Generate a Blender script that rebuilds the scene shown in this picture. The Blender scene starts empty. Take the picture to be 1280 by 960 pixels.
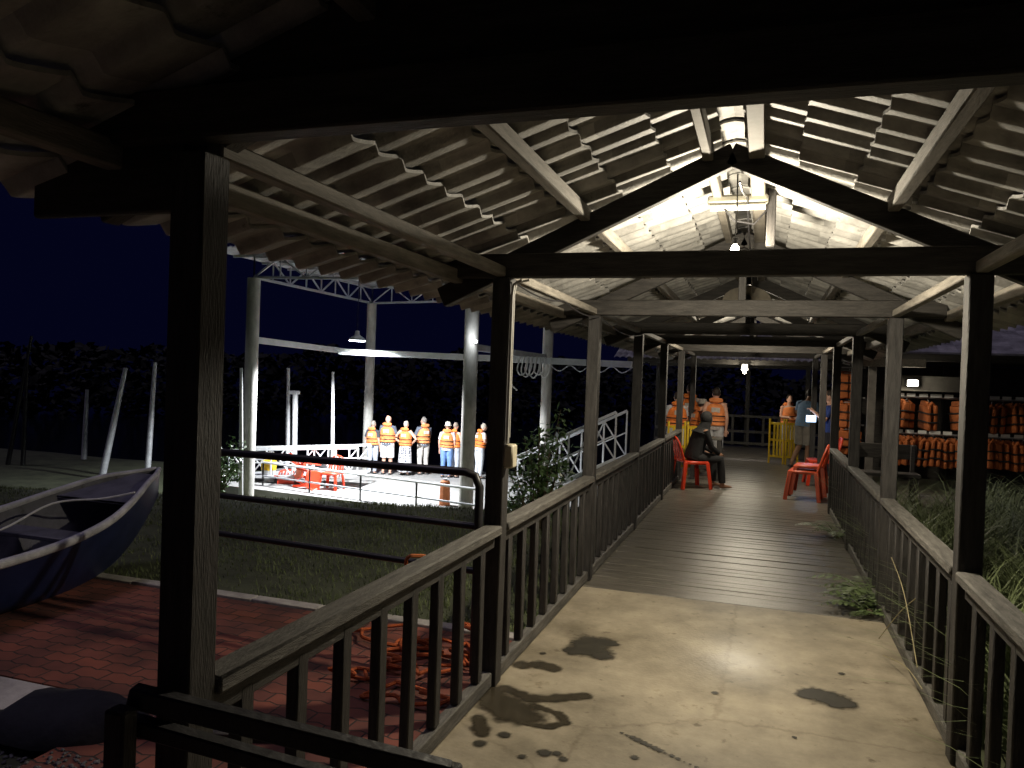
import bpy, bmesh, math, random
from mathutils import Vector, Matrix, noise
random.seed(7)
R = math.radians
SC = bpy.context.scene
COL = SC.collection
V = Vector

# ------------------------------------------------------------------ camera
cam_d = bpy.data.cameras.new('camera'); cam = bpy.data.objects.new('camera', cam_d); COL.objects.link(cam)
SC.camera = cam
cam_d.sensor_width = 36; cam_d.lens = 27.0; cam_d.clip_start = 0.05; cam_d.clip_end = 900
YAW, PITCH, ROLL, EYE = .31785, .01044, .03481, 1.72
fw = V((-math.sin(YAW) * math.cos(PITCH), math.cos(YAW) * math.cos(PITCH), -math.sin(PITCH)))
rt = V((math.cos(YAW), math.sin(YAW), 0)); up = rt.cross(fw)
cr, sr = math.cos(ROLL), math.sin(ROLL)
r2 = rt * cr + up * sr; u2 = up * cr - rt * sr
M = Matrix((r2, u2, -fw)).transposed().to_4x4(); M.translation = (0, 0, EYE)
cam.matrix_world = M
# ------------------------------------------------------------------ night sky, added cool fill light, exposure
W = bpy.data.worlds.new('World'); SC.world = W; W.use_nodes = True
W.node_tree.nodes['Background'].inputs['Color'].default_value = (.06, .078, .54, 1)
W.node_tree.nodes['Background'].inputs['Strength'].default_value = .014
sd = bpy.data.lights.new('cool_fill', 'SUN'); sd.energy = .36; sd.angle = R(14); sd.color = (.80, .70, 1)  # added fill from high behind left, standing in for an unseen cool source
so = bpy.data.objects.new('cool_fill', sd); COL.objects.link(so)
so.rotation_euler = V((.30, .22, -1)).to_track_quat('-Z', 'Y').to_euler()
vs = SC.view_settings
vs.view_transform = 'Standard'; vs.look = 'None'; vs.exposure = .22; vs.gamma = 1; vs.use_curve_mapping = False
SC.render.engine = 'CYCLES'
SC.cycles.max_bounces = 6; SC.cycles.use_denoising = True
SC.cycles.sample_clamp_indirect = 4
try: SC.cycles.use_light_tree = True
except Exception: pass


# ------------------------------------------------------------------ materials
def mat(name, col, rough=.7, var=.3, scale=6, bump=0., bscale=None, stretch=(1, 1, 1), metal=0, col2=None, spec=.4, wear=None):
    m = bpy.data.materials.new(name); m.use_nodes = True
    nt = m.node_tree; N = nt.nodes; L = nt.links
    b = N['Principled BSDF']
    b.inputs['Roughness'].default_value = rough; b.inputs['Metallic'].default_value = metal
    b.inputs['Specular IOR Level'].default_value = spec
    tc = N.new('ShaderNodeTexCoord'); mp = N.new('ShaderNodeMapping'); mp.inputs['Scale'].default_value = stretch
    L.new(tc.outputs['Object'], mp.inputs['Vector'])
    nz = N.new('ShaderNodeTexNoise'); nz.inputs['Scale'].default_value = scale; nz.inputs['Detail'].default_value = 7
    nz.inputs['Roughness'].default_value = .65
    L.new(mp.outputs['Vector'], nz.inputs['Vector'])
    rp = N.new('ShaderNodeValToRGB'); rp.color_ramp.elements[0].position = .32; rp.color_ramp.elements[1].position = .68
    c0 = [max(0, c * (1 - var)) for c in col]; c1 = list(col2) if col2 else [min(1, c * (1 + var)) for c in col]
    rp.color_ramp.elements[0].color = (*c0, 1); rp.color_ramp.elements[1].color = (*c1, 1)
    L.new(nz.outputs['Fac'], rp.inputs['Fac'])
    out = rp.outputs['Color']
    if wear:
        n2 = N.new('ShaderNodeTexNoise'); n2.inputs['Scale'].default_value = wear[1]; n2.inputs['Detail'].default_value = 9
        n2.inputs['Roughness'].default_value = .75
        L.new(mp.outputs['Vector'], n2.inputs['Vector'])
        r3 = N.new('ShaderNodeValToRGB'); r3.color_ramp.elements[0].position = wear[2]; r3.color_ramp.elements[1].position = wear[2] + .08
        L.new(n2.outputs['Fac'], r3.inputs['Fac'])
        mx = N.new('ShaderNodeMix'); mx.data_type = 'RGBA'
        L.new(r3.outputs['Color'], mx.inputs['Factor']); L.new(out, mx.inputs['A']); mx.inputs['B'].default_value = (*wear[0], 1)
        out = mx.outputs['Result']
    L.new(out, b.inputs['Base Color'])
    if bump:
        n3 = N.new('ShaderNodeTexNoise'); n3.inputs['Scale'].default_value = bscale or scale * 4; n3.inputs['Detail'].default_value = 8
        L.new(mp.outputs['Vector'], n3.inputs['Vector'])
        bp = N.new('ShaderNodeBump'); bp.inputs['Strength'].default_value = bump; bp.inputs['Distance'].default_value = .01
        L.new(n3.outputs['Fac'], bp.inputs['Height']); L.new(bp.outputs['Normal'], b.inputs['Normal'])
    return m


def emis(name, col, st):
    m = bpy.data.materials.new(name); m.use_nodes = True
    b = m.node_tree.nodes['Principled BSDF']
    b.inputs['Base Color'].default_value = (.8, .8, .8, 1)
    b.inputs['Emission Color'].default_value = (*col, 1); b.inputs['Emission Strength'].default_value = st
    return m


WOOD_Y = mat('dark_wood_along', (.044, .040, .036), .62, .5, 5, .5, 30, (8, 1, 8), wear=((.15, .14, .125), 9, .60))
WOOD_X = mat('dark_wood_across', (.044, .040, .036), .62, .5, 5, .5, 30, (1, 8, 8), wear=((.10, .094, .082), 9, .64))
WOOD_Z = mat('dark_wood_upright', (.040, .037, .035), .6, .5, 5, .5, 30, (8, 8, 1), wear=((.12, .113, .105), 9, .65))
RAILCAP = mat('worn_rail_wood', (.115, .108, .096), .7, .5, 6, .7, 40, (8, 1, 8), wear=((.27, .26, .235), 11, .58))
PLATE = mat('weathered_plate_wood', (.22, .20, .17), .7, .35, 5, .4, 30, (8, 1, 8))
TILE = mat('concrete_tile', (.38, .372, .352), .6, .38, 5, .4, 60, wear=((.10, .095, .08), 4, .62))
def per_tile(m):
    """every tile a little lighter or darker than the next"""
    nt = m.node_tree; N = nt.nodes; L = nt.links; b = N['Principled BSDF']; old = b.inputs['Base Color'].links[0].from_socket
    tc = N.new('ShaderNodeTexCoord'); ad = N.new('ShaderNodeVectorMath'); ad.operation = 'ADD'; ad.inputs[1].default_value = (.0, .03, 0)
    sn = N.new('ShaderNodeVectorMath'); sn.operation = 'SNAP'; sn.inputs[1].default_value = (.265, .2, 9)
    wn = N.new('ShaderNodeTexWhiteNoise'); mr = N.new('ShaderNodeMapRange'); mr.inputs['To Min'].default_value = .62; mr.inputs['To Max'].default_value = 1.12
    mx = N.new('ShaderNodeMix'); mx.data_type = 'RGBA'; mx.blend_type = 'MULTIPLY'; mx.inputs['Factor'].default_value = 1
    L.new(tc.outputs['Object'], ad.inputs[0]); L.new(ad.outputs[0], sn.inputs[0]); L.new(sn.outputs[0], wn.inputs['Vector']); L.new(wn.outputs['Value'], mr.inputs['Value'])
    L.new(old, mx.inputs['A']); L.new(mr.outputs[0], mx.inputs['B']); L.new(mx.outputs['Result'], b.inputs['Base Color'])


per_tile(TILE)
WHITE = mat('white_paint', (.62, .63, .64), .5, .12, 4)
GALV = mat('galvanised_steel', (.42, .43, .45), .45, .2, 7, metal=.25)
CONCOL = mat('concrete_column', (.40, .39, .36), .75, .25, 3, .3, 30, (3, 3, 1))
BLACKPIPE = mat('black_pipe_paint', (.022, .021, .022), .38, .3, 8, wear=((.12, .11, .11), 14, .7))
ORANGE = mat('orange_nylon', (.80, .20, .025), .7, .12, 12, .3, 80)
ORANGE_OLD = mat('faded_orange_nylon', (.36, .10, .025), .75, .25, 9, .3, 60)
BLACKSTRAP = mat('black_webbing', (.015, .015, .017), .7, .2, 10)
SKIN = mat('skin', (.62, .36, .26), .55, .08, 9)
SKIN_D = mat('brown_skin', (.26, .14, .085), .55, .08, 9)
REDPL = mat('red_plastic', (.62, .05, .018), .38, .12, 5)
REDPL2 = mat('faded_red_plastic', (.58, .085, .03), .42, .15, 5)
YELLOW = mat('yellow_paint', (.62, .42, .02), .5, .25, 7, wear=((.35, .26, .08), 8, .66))
BLUEHULL = mat('blue_fibreglass', (.011, .017, .062), .45, .3, 4, wear=((.06, .065, .10), 6, .64))
GREYHULL = mat('grey_fibreglass', (.10, .10, .12), .6, .4, 4, .3, 30, wear=((.04, .038, .035), 5, .58))
GUNW = mat('pale_gunwale', (.42, .42, .44), .55, .3, 7, .3, 40, wear=((.14, .13, .12), 12, .62))
DARKFOL = mat('dark_foliage', (.007, .009, .005), .8, .4, .6)
LEAF = mat('bush_leaf', (.085, .15, .05), .38, .35, 5, spec=.5)
LEAFY = mat('fern_leaf', (.09, .13, .045), .5, .4, 4)
GRASSB = mat('grass_blade', (.11, .14, .05), .55, .45, 2.5)
STEM = mat('stem_bark', (.10, .08, .05), .8, .3, 10)
RUSTO = mat('orange_rust_block', (.38, .12, .04), .75, .35, 8)
CLOTH = {}


def cloth(rgb, rough=.85):
    k = tuple(rgb)
    if k not in CLOTH: CLOTH[k] = mat('fabric', rgb, rough, .22, 9, .7, 16)
    return CLOTH[k]


def dotted(base, dot):
    m = mat('dotted_fabric', base, .85, .05, 10)
    nt = m.node_tree; N = nt.nodes; L = nt.links
    tc = N.new('ShaderNodeTexCoord'); vo = N.new('ShaderNodeTexVoronoi'); vo.inputs['Scale'].default_value = 13
    vo.inputs['Randomness'].default_value = .35
    L.new(tc.outputs['Object'], vo.inputs['Vector'])
    rp = N.new('ShaderNodeValToRGB'); rp.color_ramp.elements[0].position = .38; rp.color_ramp.elements[1].position = .46
    rp.color_ramp.elements[0].color = (*dot, 1); rp.color_ramp.elements[1].color = (*base, 1)
    L.new(vo.outputs['Distance'], rp.inputs['Fac']); L.new(rp.outputs['Color'], N['Principled BSDF'].inputs['Base Color'])
    return m


# ------------------------------------------------------------------ mesh builder
class MB:
    def __init__(s): s.bm = bmesh.new()

    def box(s, c, size, rot=None, bev=.006):
        b = bmesh.new(); bmesh.ops.create_cube(b, size=1)
        bmesh.ops.scale(b, vec=size, verts=b.verts)
        if bev: bmesh.ops.bevel(b, geom=list(b.edges), offset=min(bev, min(size) * .3), segments=1, affect='EDGES')
        mt = (rot.to_4x4() if rot else Matrix()); mt.translation = V(c)
        bmesh.ops.transform(b, matrix=mt, verts=b.verts)
        me = bpy.data.meshes.new('t'); b.to_mesh(me); b.free(); s.bm.from_mesh(me); bpy.data.meshes.remove(me)
        return s

    def bar(s, p, q, w, h, bev=.005, upv=(0, 0, 1)):
        p, q = V(p), V(q); d = (q - p); ln = d.length; d.normalize(); u = V(upv)
        if abs(d.dot(u)) > .98: u = V((0, 1, 0))
        x = d.cross(u).normalized(); u = x.cross(d)
        return s.box((p + q) / 2, (w, ln, h), Matrix((x, d, u)).transposed(), bev)

    def loft(s, rings, n=12, cap=True):
        """rings: (centre, rx, ry, axis_x, axis_y)"""
        vs_ = []
        for c, rx, ry, ax, ay in rings:
            c, ax, ay = V(c), V(ax), V(ay)
            vs_.append([s.bm.verts.new(c + ax * (rx * math.cos(2 * math.pi * i / n)) + ay * (ry * math.sin(2 * math.pi * i / n))) for i in range(n)])
        for a, b in zip(vs_, vs_[1:]):
            for i in range(n):
                s.bm.faces.new((a[i], a[(i + 1) % n], b[(i + 1) % n], b[i]))
        if cap:
            s.bm.faces.new(vs_[0][::-1]); s.bm.faces.new(vs_[-1])
        return s

    def zloft(s, prof, n=14, cap=True):
        """prof: (x, y, z, rx, ry) stacked along z"""
        return s.loft([((x, y, z), a, b, (1, 0, 0), (0, 1, 0)) for x, y, z, a, b in prof], n, cap)

    def tube(s, pts, rad, n=8, cap=True):
        pts = [V(p) for p in pts]
        if not hasattr(rad, '__len__'): rad = [rad] * len(pts)
        rings = []; ref = None
        for i, p in enumerate(pts):
            a = pts[max(0, i - 1)]; b = pts[min(len(pts) - 1, i + 1)]
            d = (b - a).normalized()
            if ref is None:
                ref = V((0, 0, 1)) if abs(d.z) < .9 else V((1, 0, 0))
            x = d.cross(ref)
            if x.length < 1e-4: x = d.cross(V((0, 1, 0)))
            x.normalize(); y = x.cross(d).normalized(); ref = y
            rings.append((p, rad[i], rad[i], x, y))
        return s.loft(rings, n, cap)

    def ball(s, c, r, rot=None, seg=14):
        b = bmesh.new(); bmesh.ops.create_uvsphere(b, u_segments=seg, v_segments=max(6, seg * 2 // 3), radius=1)
        rr = r if hasattr(r, '__len__') else (r, r, r)
        bmesh.ops.scale(b, vec=rr, verts=b.verts)
        mt = (rot.to_4x4() if rot else Matrix()); mt.translation = V(c)
        bmesh.ops.transform(b, matrix=mt, verts=b.verts)
        me = bpy.data.meshes.new('t'); b.to_mesh(me); b.free(); s.bm.from_mesh(me); bpy.data.meshes.remove(me)
        return s

    def quad(s, *ps):
        s.bm.faces.new([s.bm.verts.new(V(p)) for p in ps]); return s

    def prism(s, outline, z0, z1):
        a = [s.bm.verts.new((x, y, z0)) for x, y in outline]; b = [s.bm.verts.new((x, y, z1)) for x, y in outline]
        n = len(a)
        for i in range(n): s.bm.faces.new((a[i], a[(i + 1) % n], b[(i + 1) % n], b[i]))
        s.bm.faces.new(a[::-1]); s.bm.faces.new(b)
        return s

    def build(s, name, m, parent=None, smooth=True, world=True, fixn=True, angle=38):
        if fixn: bmesh.ops.recalc_face_normals(s.bm, faces=s.bm.faces)
        me = bpy.data.meshes.new(name); s.bm.to_mesh(me); s.bm.free()
        for mm in (m if isinstance(m, (list, tuple)) else [m]): me.materials.append(mm)
        return link(name, me, parent, smooth, world, angle)


def wloc(o):
    v = V(o.location)
    return v + wloc(o.parent) if o.parent else v


def link(name, me, parent=None, smooth=True, world=True, angle=38):
    if smooth:
        me.polygons.foreach_set('use_smooth', [True] * len(me.polygons))
        me.set_sharp_from_angle(angle=R(angle))
    o = bpy.data.objects.new(name, me); COL.objects.link(o)
    if parent:
        if world: me.transform(Matrix.Translation(-wloc(parent)))
        o.parent = parent
    return o


def tag(o, label, cat, group=None):
    o['label'] = label; o['category'] = cat
    if group: o['group'] = group
    return o


def thing(name, label, cat, loc=(0, 0, 0), rz=0, group=None):
    o = bpy.data.objects.new(name, None); COL.objects.link(o); o.empty_display_size = .2
    o.location = loc; o.rotation_euler = (0, 0, rz)
    return tag(o, label, cat, group)


def struct(o, kind='structure'):
    o['kind'] = kind; return o


def dup(root, loc, rot=(0, 0, 0), label=None, group=None, scale=None):
    def cp(o, par):
        c = o.copy(); COL.objects.link(c)
        if par: c.parent = par
        for ch in o.children: cp(ch, c)
        return c
    r = cp(root, None); r.location = loc; r.rotation_euler = rot
    if label: r['label'] = label
    if group: r['group'] = group
    if scale: r.scale = (scale,) * 3
    return r


def lamp(name, parent, loc, power, col, size=.04, kind='POINT', spot=None):
    d = bpy.data.lights.new(name, kind); d.energy = power; d.color = col; d.shadow_soft_size = size
    if spot: d.spot_size = R(spot[0]); d.spot_blend = spot[1]
    o = bpy.data.objects.new(name, d); COL.objects.link(o); o.parent = parent
    o.location = V(loc) - wloc(parent)
    return o


# ------------------------------------------------------------------ layout numbers
XL, XR, XC = -1.398, .922, -.20
FR = [1.63 + 2.41 * i for i in range(7)]           # frames of the walkway along y
TIE0, TIE1 = 2.262, 2.392
SL = .46                                            # roof slope
def roofz(x): return 3.03 - SL * abs(x - XC)       # underside of the tiles
SEAM = 6.23


def gz(x, y):
    """height of the ground"""
    n = noise.noise((x * .35, y * .35, 3)) * .06
    if x < 0:
        e = 9.6 + .25 * (x + 5.5)
        if y < e: z = -.17 + max(0, min(1, (y - 5.1) / 2)) * .02
        else: z = -.15 - min(1, (y - e) / 5.2) ** 1.0 * 1.35
        if y > 15.6: z = min(z, -1.6)
        if y > 21.0: z = -1.6 - (y - 21) * .5
    else:
        z = -.25
        if y > 14: z = -.25 - (y - 14) * .3
    if -1.8 < x < 1.3 and y > SEAM + .1: z = min(z, -.45)
    if y < 5.2 and x < -1.2: n = 0
    return max(-3.2, z + n)


# ------------------------------------------------------------------ ground, water, wood across the river
def ground():
    bm = bmesh.new()
    xs = [-400, -150, -60, -40] + [-28 + .6 * i for i in range(70)] + [16, 24, 40, 150, 400]
    ys = [-300, -100, -30, -10] + [-4 + .5 * i for i in range(70)] + [34, 45, 80, 200, 500]
    g = [[bm.verts.new((x, y, gz(x, y))) for y in ys] for x in xs]
    for i in range(len(xs) - 1):
        for j in range(len(ys) - 1):
            bm.faces.new((g[i][j], g[i + 1][j], g[i + 1][j + 1], g[i][j + 1]))
    me = bpy.data.meshes.new('ground'); bm.to_mesh(me); bm.free()
    me.materials.append(mat('soil_and_turf', (.06, .068, .034), .9, .4, 2.2, .8, 12, wear=((.06, .05, .03), 3, .62)))
    struct(link('ground', me))


ground()
mb = MB(); mb.quad((-400, 19, -2.3), (400, 19, -2.3), (400, 500, -2.3), (-400, 500, -2.3))
struct(mb.build('water', mat('river_water', (.006, .008, .012), .12, .2, .5, .4, 3), smooth=False))
mb = MB()
rnd = random.Random(3)
for i in range(24000):
    a = R(rnd.uniform(-75, 60)); d = rnd.uniform(62, 74)
    hgt = 5.2 + 1.6 * noise.noise((a * 5, 0, 1)) + 1.1 * noise.noise((a * 17, 4, 1))
    z = -2.2 + hgt * rnd.random()
    c = V((math.sin(a) * d, math.cos(a) * d, z)); s = rnd.uniform(.22, .55)
    x = V((rnd.gauss(0, 1), rnd.gauss(0, 1), rnd.gauss(0, .5))).normalized(); y = x.cross(V((rnd.gauss(0, 1), rnd.gauss(0, 1), 1))).normalized()
    mb.quad(c - x * s, c - y * s * .6, c + x * s, c + y * s * .6)
o = struct(mb.build('far_wood', DARKFOL, smooth=False, fixn=False), 'stuff')
o['label'] = 'dark low wood along the far bank of the river'

# brick paving, kerb, broken slab, gravel
def brick_mat():
    m = bpy.data.materials.new('interlocking_brick'); m.use_nodes = True
    nt = m.node_tree; N = nt.nodes; L = nt.links; b = N['Principled BSDF']
    tc = N.new('ShaderNodeTexCoord'); sp = N.new('ShaderNodeSeparateXYZ'); L.new(tc.outputs['Object'], sp.inputs[0])
    pp = N.new('ShaderNodeMath'); pp.operation = 'PINGPONG'; pp.inputs[1].default_value = .0625; L.new(sp.outputs['X'], pp.inputs[0])
    mu = N.new('ShaderNodeMath'); mu.operation = 'MULTIPLY_ADD'; mu.inputs[1].default_value = .30; L.new(pp.outputs[0], mu.inputs[0]); L.new(sp.outputs['Y'], mu.inputs[2])
    cb = N.new('ShaderNodeCombineXYZ'); L.new(sp.outputs['X'], cb.inputs[0]); L.new(mu.outputs[0], cb.inputs[1])
    bt = N.new('ShaderNodeTexBrick'); bt.inputs['Scale'].default_value = 1; bt.inputs['Brick Width'].default_value = .23
    bt.inputs['Row Height'].default_value = .115; bt.inputs['Mortar Size'].default_value = .006; bt.inputs['Mortar Smooth'].default_value = .3
    bt.inputs['Color1'].default_value = (.25, .075, .045, 1); bt.inputs['Color2'].default_value = (.15, .05, .036, 1); bt.inputs['Mortar'].default_value = (.03, .022, .018, 1)
    L.new(cb.outputs[0], bt.inputs['Vector'])
    nz = N.new('ShaderNodeTexNoise'); nz.inputs['Scale'].default_value = 2.5; nz.inputs['Detail'].default_value = 8; L.new(tc.outputs['Object'], nz.inputs['Vector'])
    rp = N.new('ShaderNodeValToRGB'); rp.color_ramp.elements[0].position = .3; rp.color_ramp.elements[1].position = .7
    rp.color_ramp.elements[0].color = (.30, .31, .32, 1); rp.color_ramp.elements[1].color = (1.1, 1.05, 1, 1); L.new(nz.outputs['Fac'], rp.inputs['Fac'])
    mx = N.new('ShaderNodeMix'); mx.data_type = 'RGBA'; mx.blend_type = 'MULTIPLY'; mx.inputs['Factor'].default_value = 1
    L.new(bt.outputs['Color'], mx.inputs['A']); L.new(rp.outputs['Color'], mx.inputs['B']); L.new(mx.outputs['Result'], b.inputs['Base Color'])
    b.inputs['Roughness'].default_value = .8
    bp = N.new('ShaderNodeBump'); bp.inputs['Strength'].default_value = .7; bp.inputs['Distance'].default_value = .012; bp.invert = True
    L.new(bt.outputs['Fac'], bp.inputs['Height']); L.new(bp.outputs['Normal'], b.inputs['Normal'])
    return m


mb = MB(); mb.prism([(-9, 3.28), (-1.56, 3.28), (-1.56, 5.02), (-9, 5.02)], -.3, -.1)
mb.prism([(-3.1, -2), (-1.56, -2), (-1.56, 3.28), (-3.1, 3.28)], -.3, -.1)
struct(mb.build('brick_paving', brick_mat(), smooth=False))
mb = MB()
for i in range(13): mb.box((-9 + .3 + .585 * i, 5.085, -.18), (.58, .11, .20))
struct(mb.build('kerb', mat('kerb_concrete', (.33, .31, .27), .85, .3, 6, .4)))
SLABM = mat('broken_slab_concrete', (.34, .32, .31), .85, .35, 3, .6, 20)
mb = MB(); mb.prism([(-7, 3.22), (-3.28, 3.24), (-3.20, 3.02), (-3.36, 2.9), (-3.62, 2.96), (-3.9, 2.78), (-7, 2.6)], -.3, -.085)
struct(mb.build('concrete_strip', SLABM, smooth=False))
mb = MB(); rnd = random.Random(5)
for i in range(5000):
    x, y = rnd.uniform(-4.3, -1.6), rnd.uniform(1.2, 2.75); s = rnd.uniform(.005, .013)
    if x > -3.1 and False: continue
    mb.ball((x, y, (-.1 if x > -3.1 else gz(x, y)) + s * .3), (s * rnd.uniform(.7, 1.3), s, s * .7), Matrix.Rotation(rnd.uniform(0, 3), 3, 'Z'), 5)
o = struct(mb.build('gravel', mat('grey_gravel', (.09, .088, .092), .85, .5, 30)), 'stuff'); o['label'] = 'loose grey gravel beside the near post'
# dark fallen board and a sack heap near the gravel
mb = MB(); mb.zloft([(0, 0, -.08, .42, .22), (.02, 0, .0, .40, .20), (.03, .01, .07, .3, .14), (.05, 0, .11, .14, .07)], 18)
for v in mb.bm.verts: v.co += V([.05 * noise.noise(v.co * 5 + V((k * 7, 0, 0))) for k in range(3)])
o = mb.build('tarpaulin_heap', cloth((.02, .02, .024)), None, angle=60); o.location = (-3.22, 2.95, -.05); o.rotation_euler = (0, 0, .3)
tag(o, 'dark crumpled tarpaulin heap on the ground beside the broken concrete strip', 'tarpaulin')
mb = MB(); mb.box((0, 0, 0), (.9, .10, .05)); mb.box((0, .06, -.03), (.86, .05, .04))
o = mb.build('fallen_board', WOOD_X); o.location = (-2.62, 3.08, -.07); o.rotation_euler = (.1, .03, .32)
tag(o, 'dark wooden board lying on the brick paving edge by the near post', 'board')

# ------------------------------------------------------------------ walkway floors
def floor_mat():
    m = mat('cement_floor', (.36, .315, .235), .5, .2, 1.6, .2, 45, wear=((.23, .19, .125), 3.2, .60), spec=.5)
    nt = m.node_tree; N = nt.nodes; L = nt.links; b = N['Principled BSDF']
    tc = N.new('ShaderNodeTexCoord'); nz = N.new('ShaderNodeTexNoise'); nz.inputs['Scale'].default_value = .9; nz.inputs['Detail'].default_value = 10; nz.inputs['Roughness'].default_value = .7
    L.new(tc.outputs['Object'], nz.inputs['Vector'])
    rp = N.new('ShaderNodeValToRGB'); rp.color_ramp.elements[0].position = .36; rp.color_ramp.elements[1].position = .62
    rp.color_ramp.elements[0].color = (.42, .40, .36, 1); rp.color_ramp.elements[1].color = (1.08, 1.06, 1.04, 1); L.new(nz.outputs['Fac'], rp.inputs['Fac'])
    n2 = N.new('ShaderNodeTexNoise'); n2.inputs['Scale'].default_value = 14; n2.inputs['Detail'].default_value = 6; L.new(tc.outputs['Object'], n2.inputs['Vector'])
    r4 = N.new('ShaderNodeValToRGB'); r4.color_ramp.elements[0].position = .27; r4.color_ramp.elements[1].position = .36
    r4.color_ramp.elements[0].color = (.5, .47, .42, 1); r4.color_ramp.elements[1].color = (1, 1, 1, 1); L.new(n2.outputs['Fac'], r4.inputs['Fac'])
    old = b.inputs['Base Color'].links[0].from_socket
    mx = N.new('ShaderNodeMix'); mx.data_type = 'RGBA'; mx.blend_type = 'MULTIPLY'; mx.inputs['Factor'].default_value = 1
    L.new(old, mx.inputs['A']); L.new(rp.outputs['Color'], mx.inputs['B'])
    my = N.new('ShaderNodeMix'); my.data_type = 'RGBA'; my.blend_type = 'MULTIPLY'; my.inputs['Factor'].default_value = 1
    L.new(mx.outputs['Result'], my.inputs['A']); L.new(r4.outputs['Color'], my.inputs['B']); L.new(my.outputs['Result'], b.inputs['Base Color'])
    vo = N.new('ShaderNodeTexVoronoi'); vo.feature = 'DISTANCE_TO_EDGE'; vo.inputs['Scale'].default_value = .42
    wv = N.new('ShaderNodeVectorMath'); wv.operation = 'MULTIPLY_ADD'; wv.inputs[1].default_value = (.10, .10, .10); L.new(n2.outputs['Color'], wv.inputs[0]); L.new(tc.outputs['Object'], wv.inputs[2]); L.new(wv.outputs[0], vo.inputs['Vector'])
    r6 = N.new('ShaderNodeValToRGB'); r6.color_ramp.elements[0].position = .002; r6.color_ramp.elements[1].position = .006
    r6.color_ramp.elements[0].color = (.76, .74, .71, 1); r6.color_ramp.elements[1].color = (1, 1, 1, 1); L.new(vo.outputs['Distance'], r6.inputs['Fac'])
    mz = N.new('ShaderNodeMix'); mz.data_type = 'RGBA'; mz.blend_type = 'MULTIPLY'; mz.inputs['Factor'].default_value = 1
    L.new(my.outputs['Result'], mz.inputs['A']); L.new(r6.outputs['Color'], mz.inputs['B']); L.new(mz.outputs['Result'], b.inputs['Base Color'])
    r5 = N.new('ShaderNodeMapRange'); r5.inputs['To Min'].default_value = .42; r5.inputs['To Max'].default_value = .68; L.new(nz.outputs['Fac'], r5.inputs['Value'])
    # a patch in the middle is worn smooth
    ds_ = N.new('ShaderNodeVectorMath'); ds_.operation = 'DISTANCE'; ds_.inputs[1].default_value = (-.12, 4.95, 0)
    w2 = N.new('ShaderNodeVectorMath'); w2.operation = 'MULTIPLY_ADD'; w2.inputs[1].default_value = (.5, .5, 0); L.new(nz.outputs['Color'], w2.inputs[0]); L.new(tc.outputs['Object'], w2.inputs[2])
    ds_.inputs[1].default_value = (.13, 5.2, 0); L.new(w2.outputs[0], ds_.inputs[0])
    r7 = N.new('ShaderNodeMapRange'); r7.inputs['From Min'].default_value = .12; r7.inputs['From Max'].default_value = .6; r7.inputs['To Min'].default_value = -.19; r7.inputs['To Max'].default_value = 0
    L.new(ds_.outputs['Value'], r7.inputs['Value']); ar = N.new('ShaderNodeMath'); ar.operation = 'ADD'; L.new(r5.outputs[0], ar.inputs[0]); L.new(r7.outputs[0], ar.inputs[1]); L.new(ar.outputs[0], b.inputs['Roughness'])
    return m


mb = MB(); mb.box(((XL + XR) / 2, 1.1, -.1), (XR - XL + .14, 2 * (SEAM - 1.1), .2), bev=.004)
struct(mb.build('concrete_path', floor_mat(), smooth=False))
DECK = mat('deck_boards', (.13, .118, .098), .31, .5, 3, .28, 30, (1, 7, 7), wear=((.17, .155, .13), 5, .63), spec=.5)
mb = MB(); rnd = random.Random(11); y = SEAM + .008; k = 0
while y < 22.3:
    w = rnd.uniform(.118, .142); x0, x1 = XL - .09, XR + .09
    if y > 11.4: x1 = 2.3 if y < 12.7 or y > 14.05 else 5.2
    if y > 12.6: x0 = -3.0
    mb.box(((x0 + x1) / 2 + rnd.uniform(-.01, .01), y + w / 2, -.022 + rnd.uniform(-.003, .003)), (x1 - x0, w - .007, .04), Matrix.Rotation(rnd.uniform(-.002, .002), 3, 'X'), .004)
    y += w
struct(mb.build('boardwalk', DECK, angle=30))
mb = MB()
for x in (XL, -.24, XR): mb.box((x, 14.2, -.14), (.1, 16, .18))
for y in range(7, 23, 2):
    for x in (XL, XR): mb.box((x, y + .3, -1.2), (.12, .12, 2.0))
struct(mb.build('boardwalk_piles', WOOD_Z))

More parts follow.
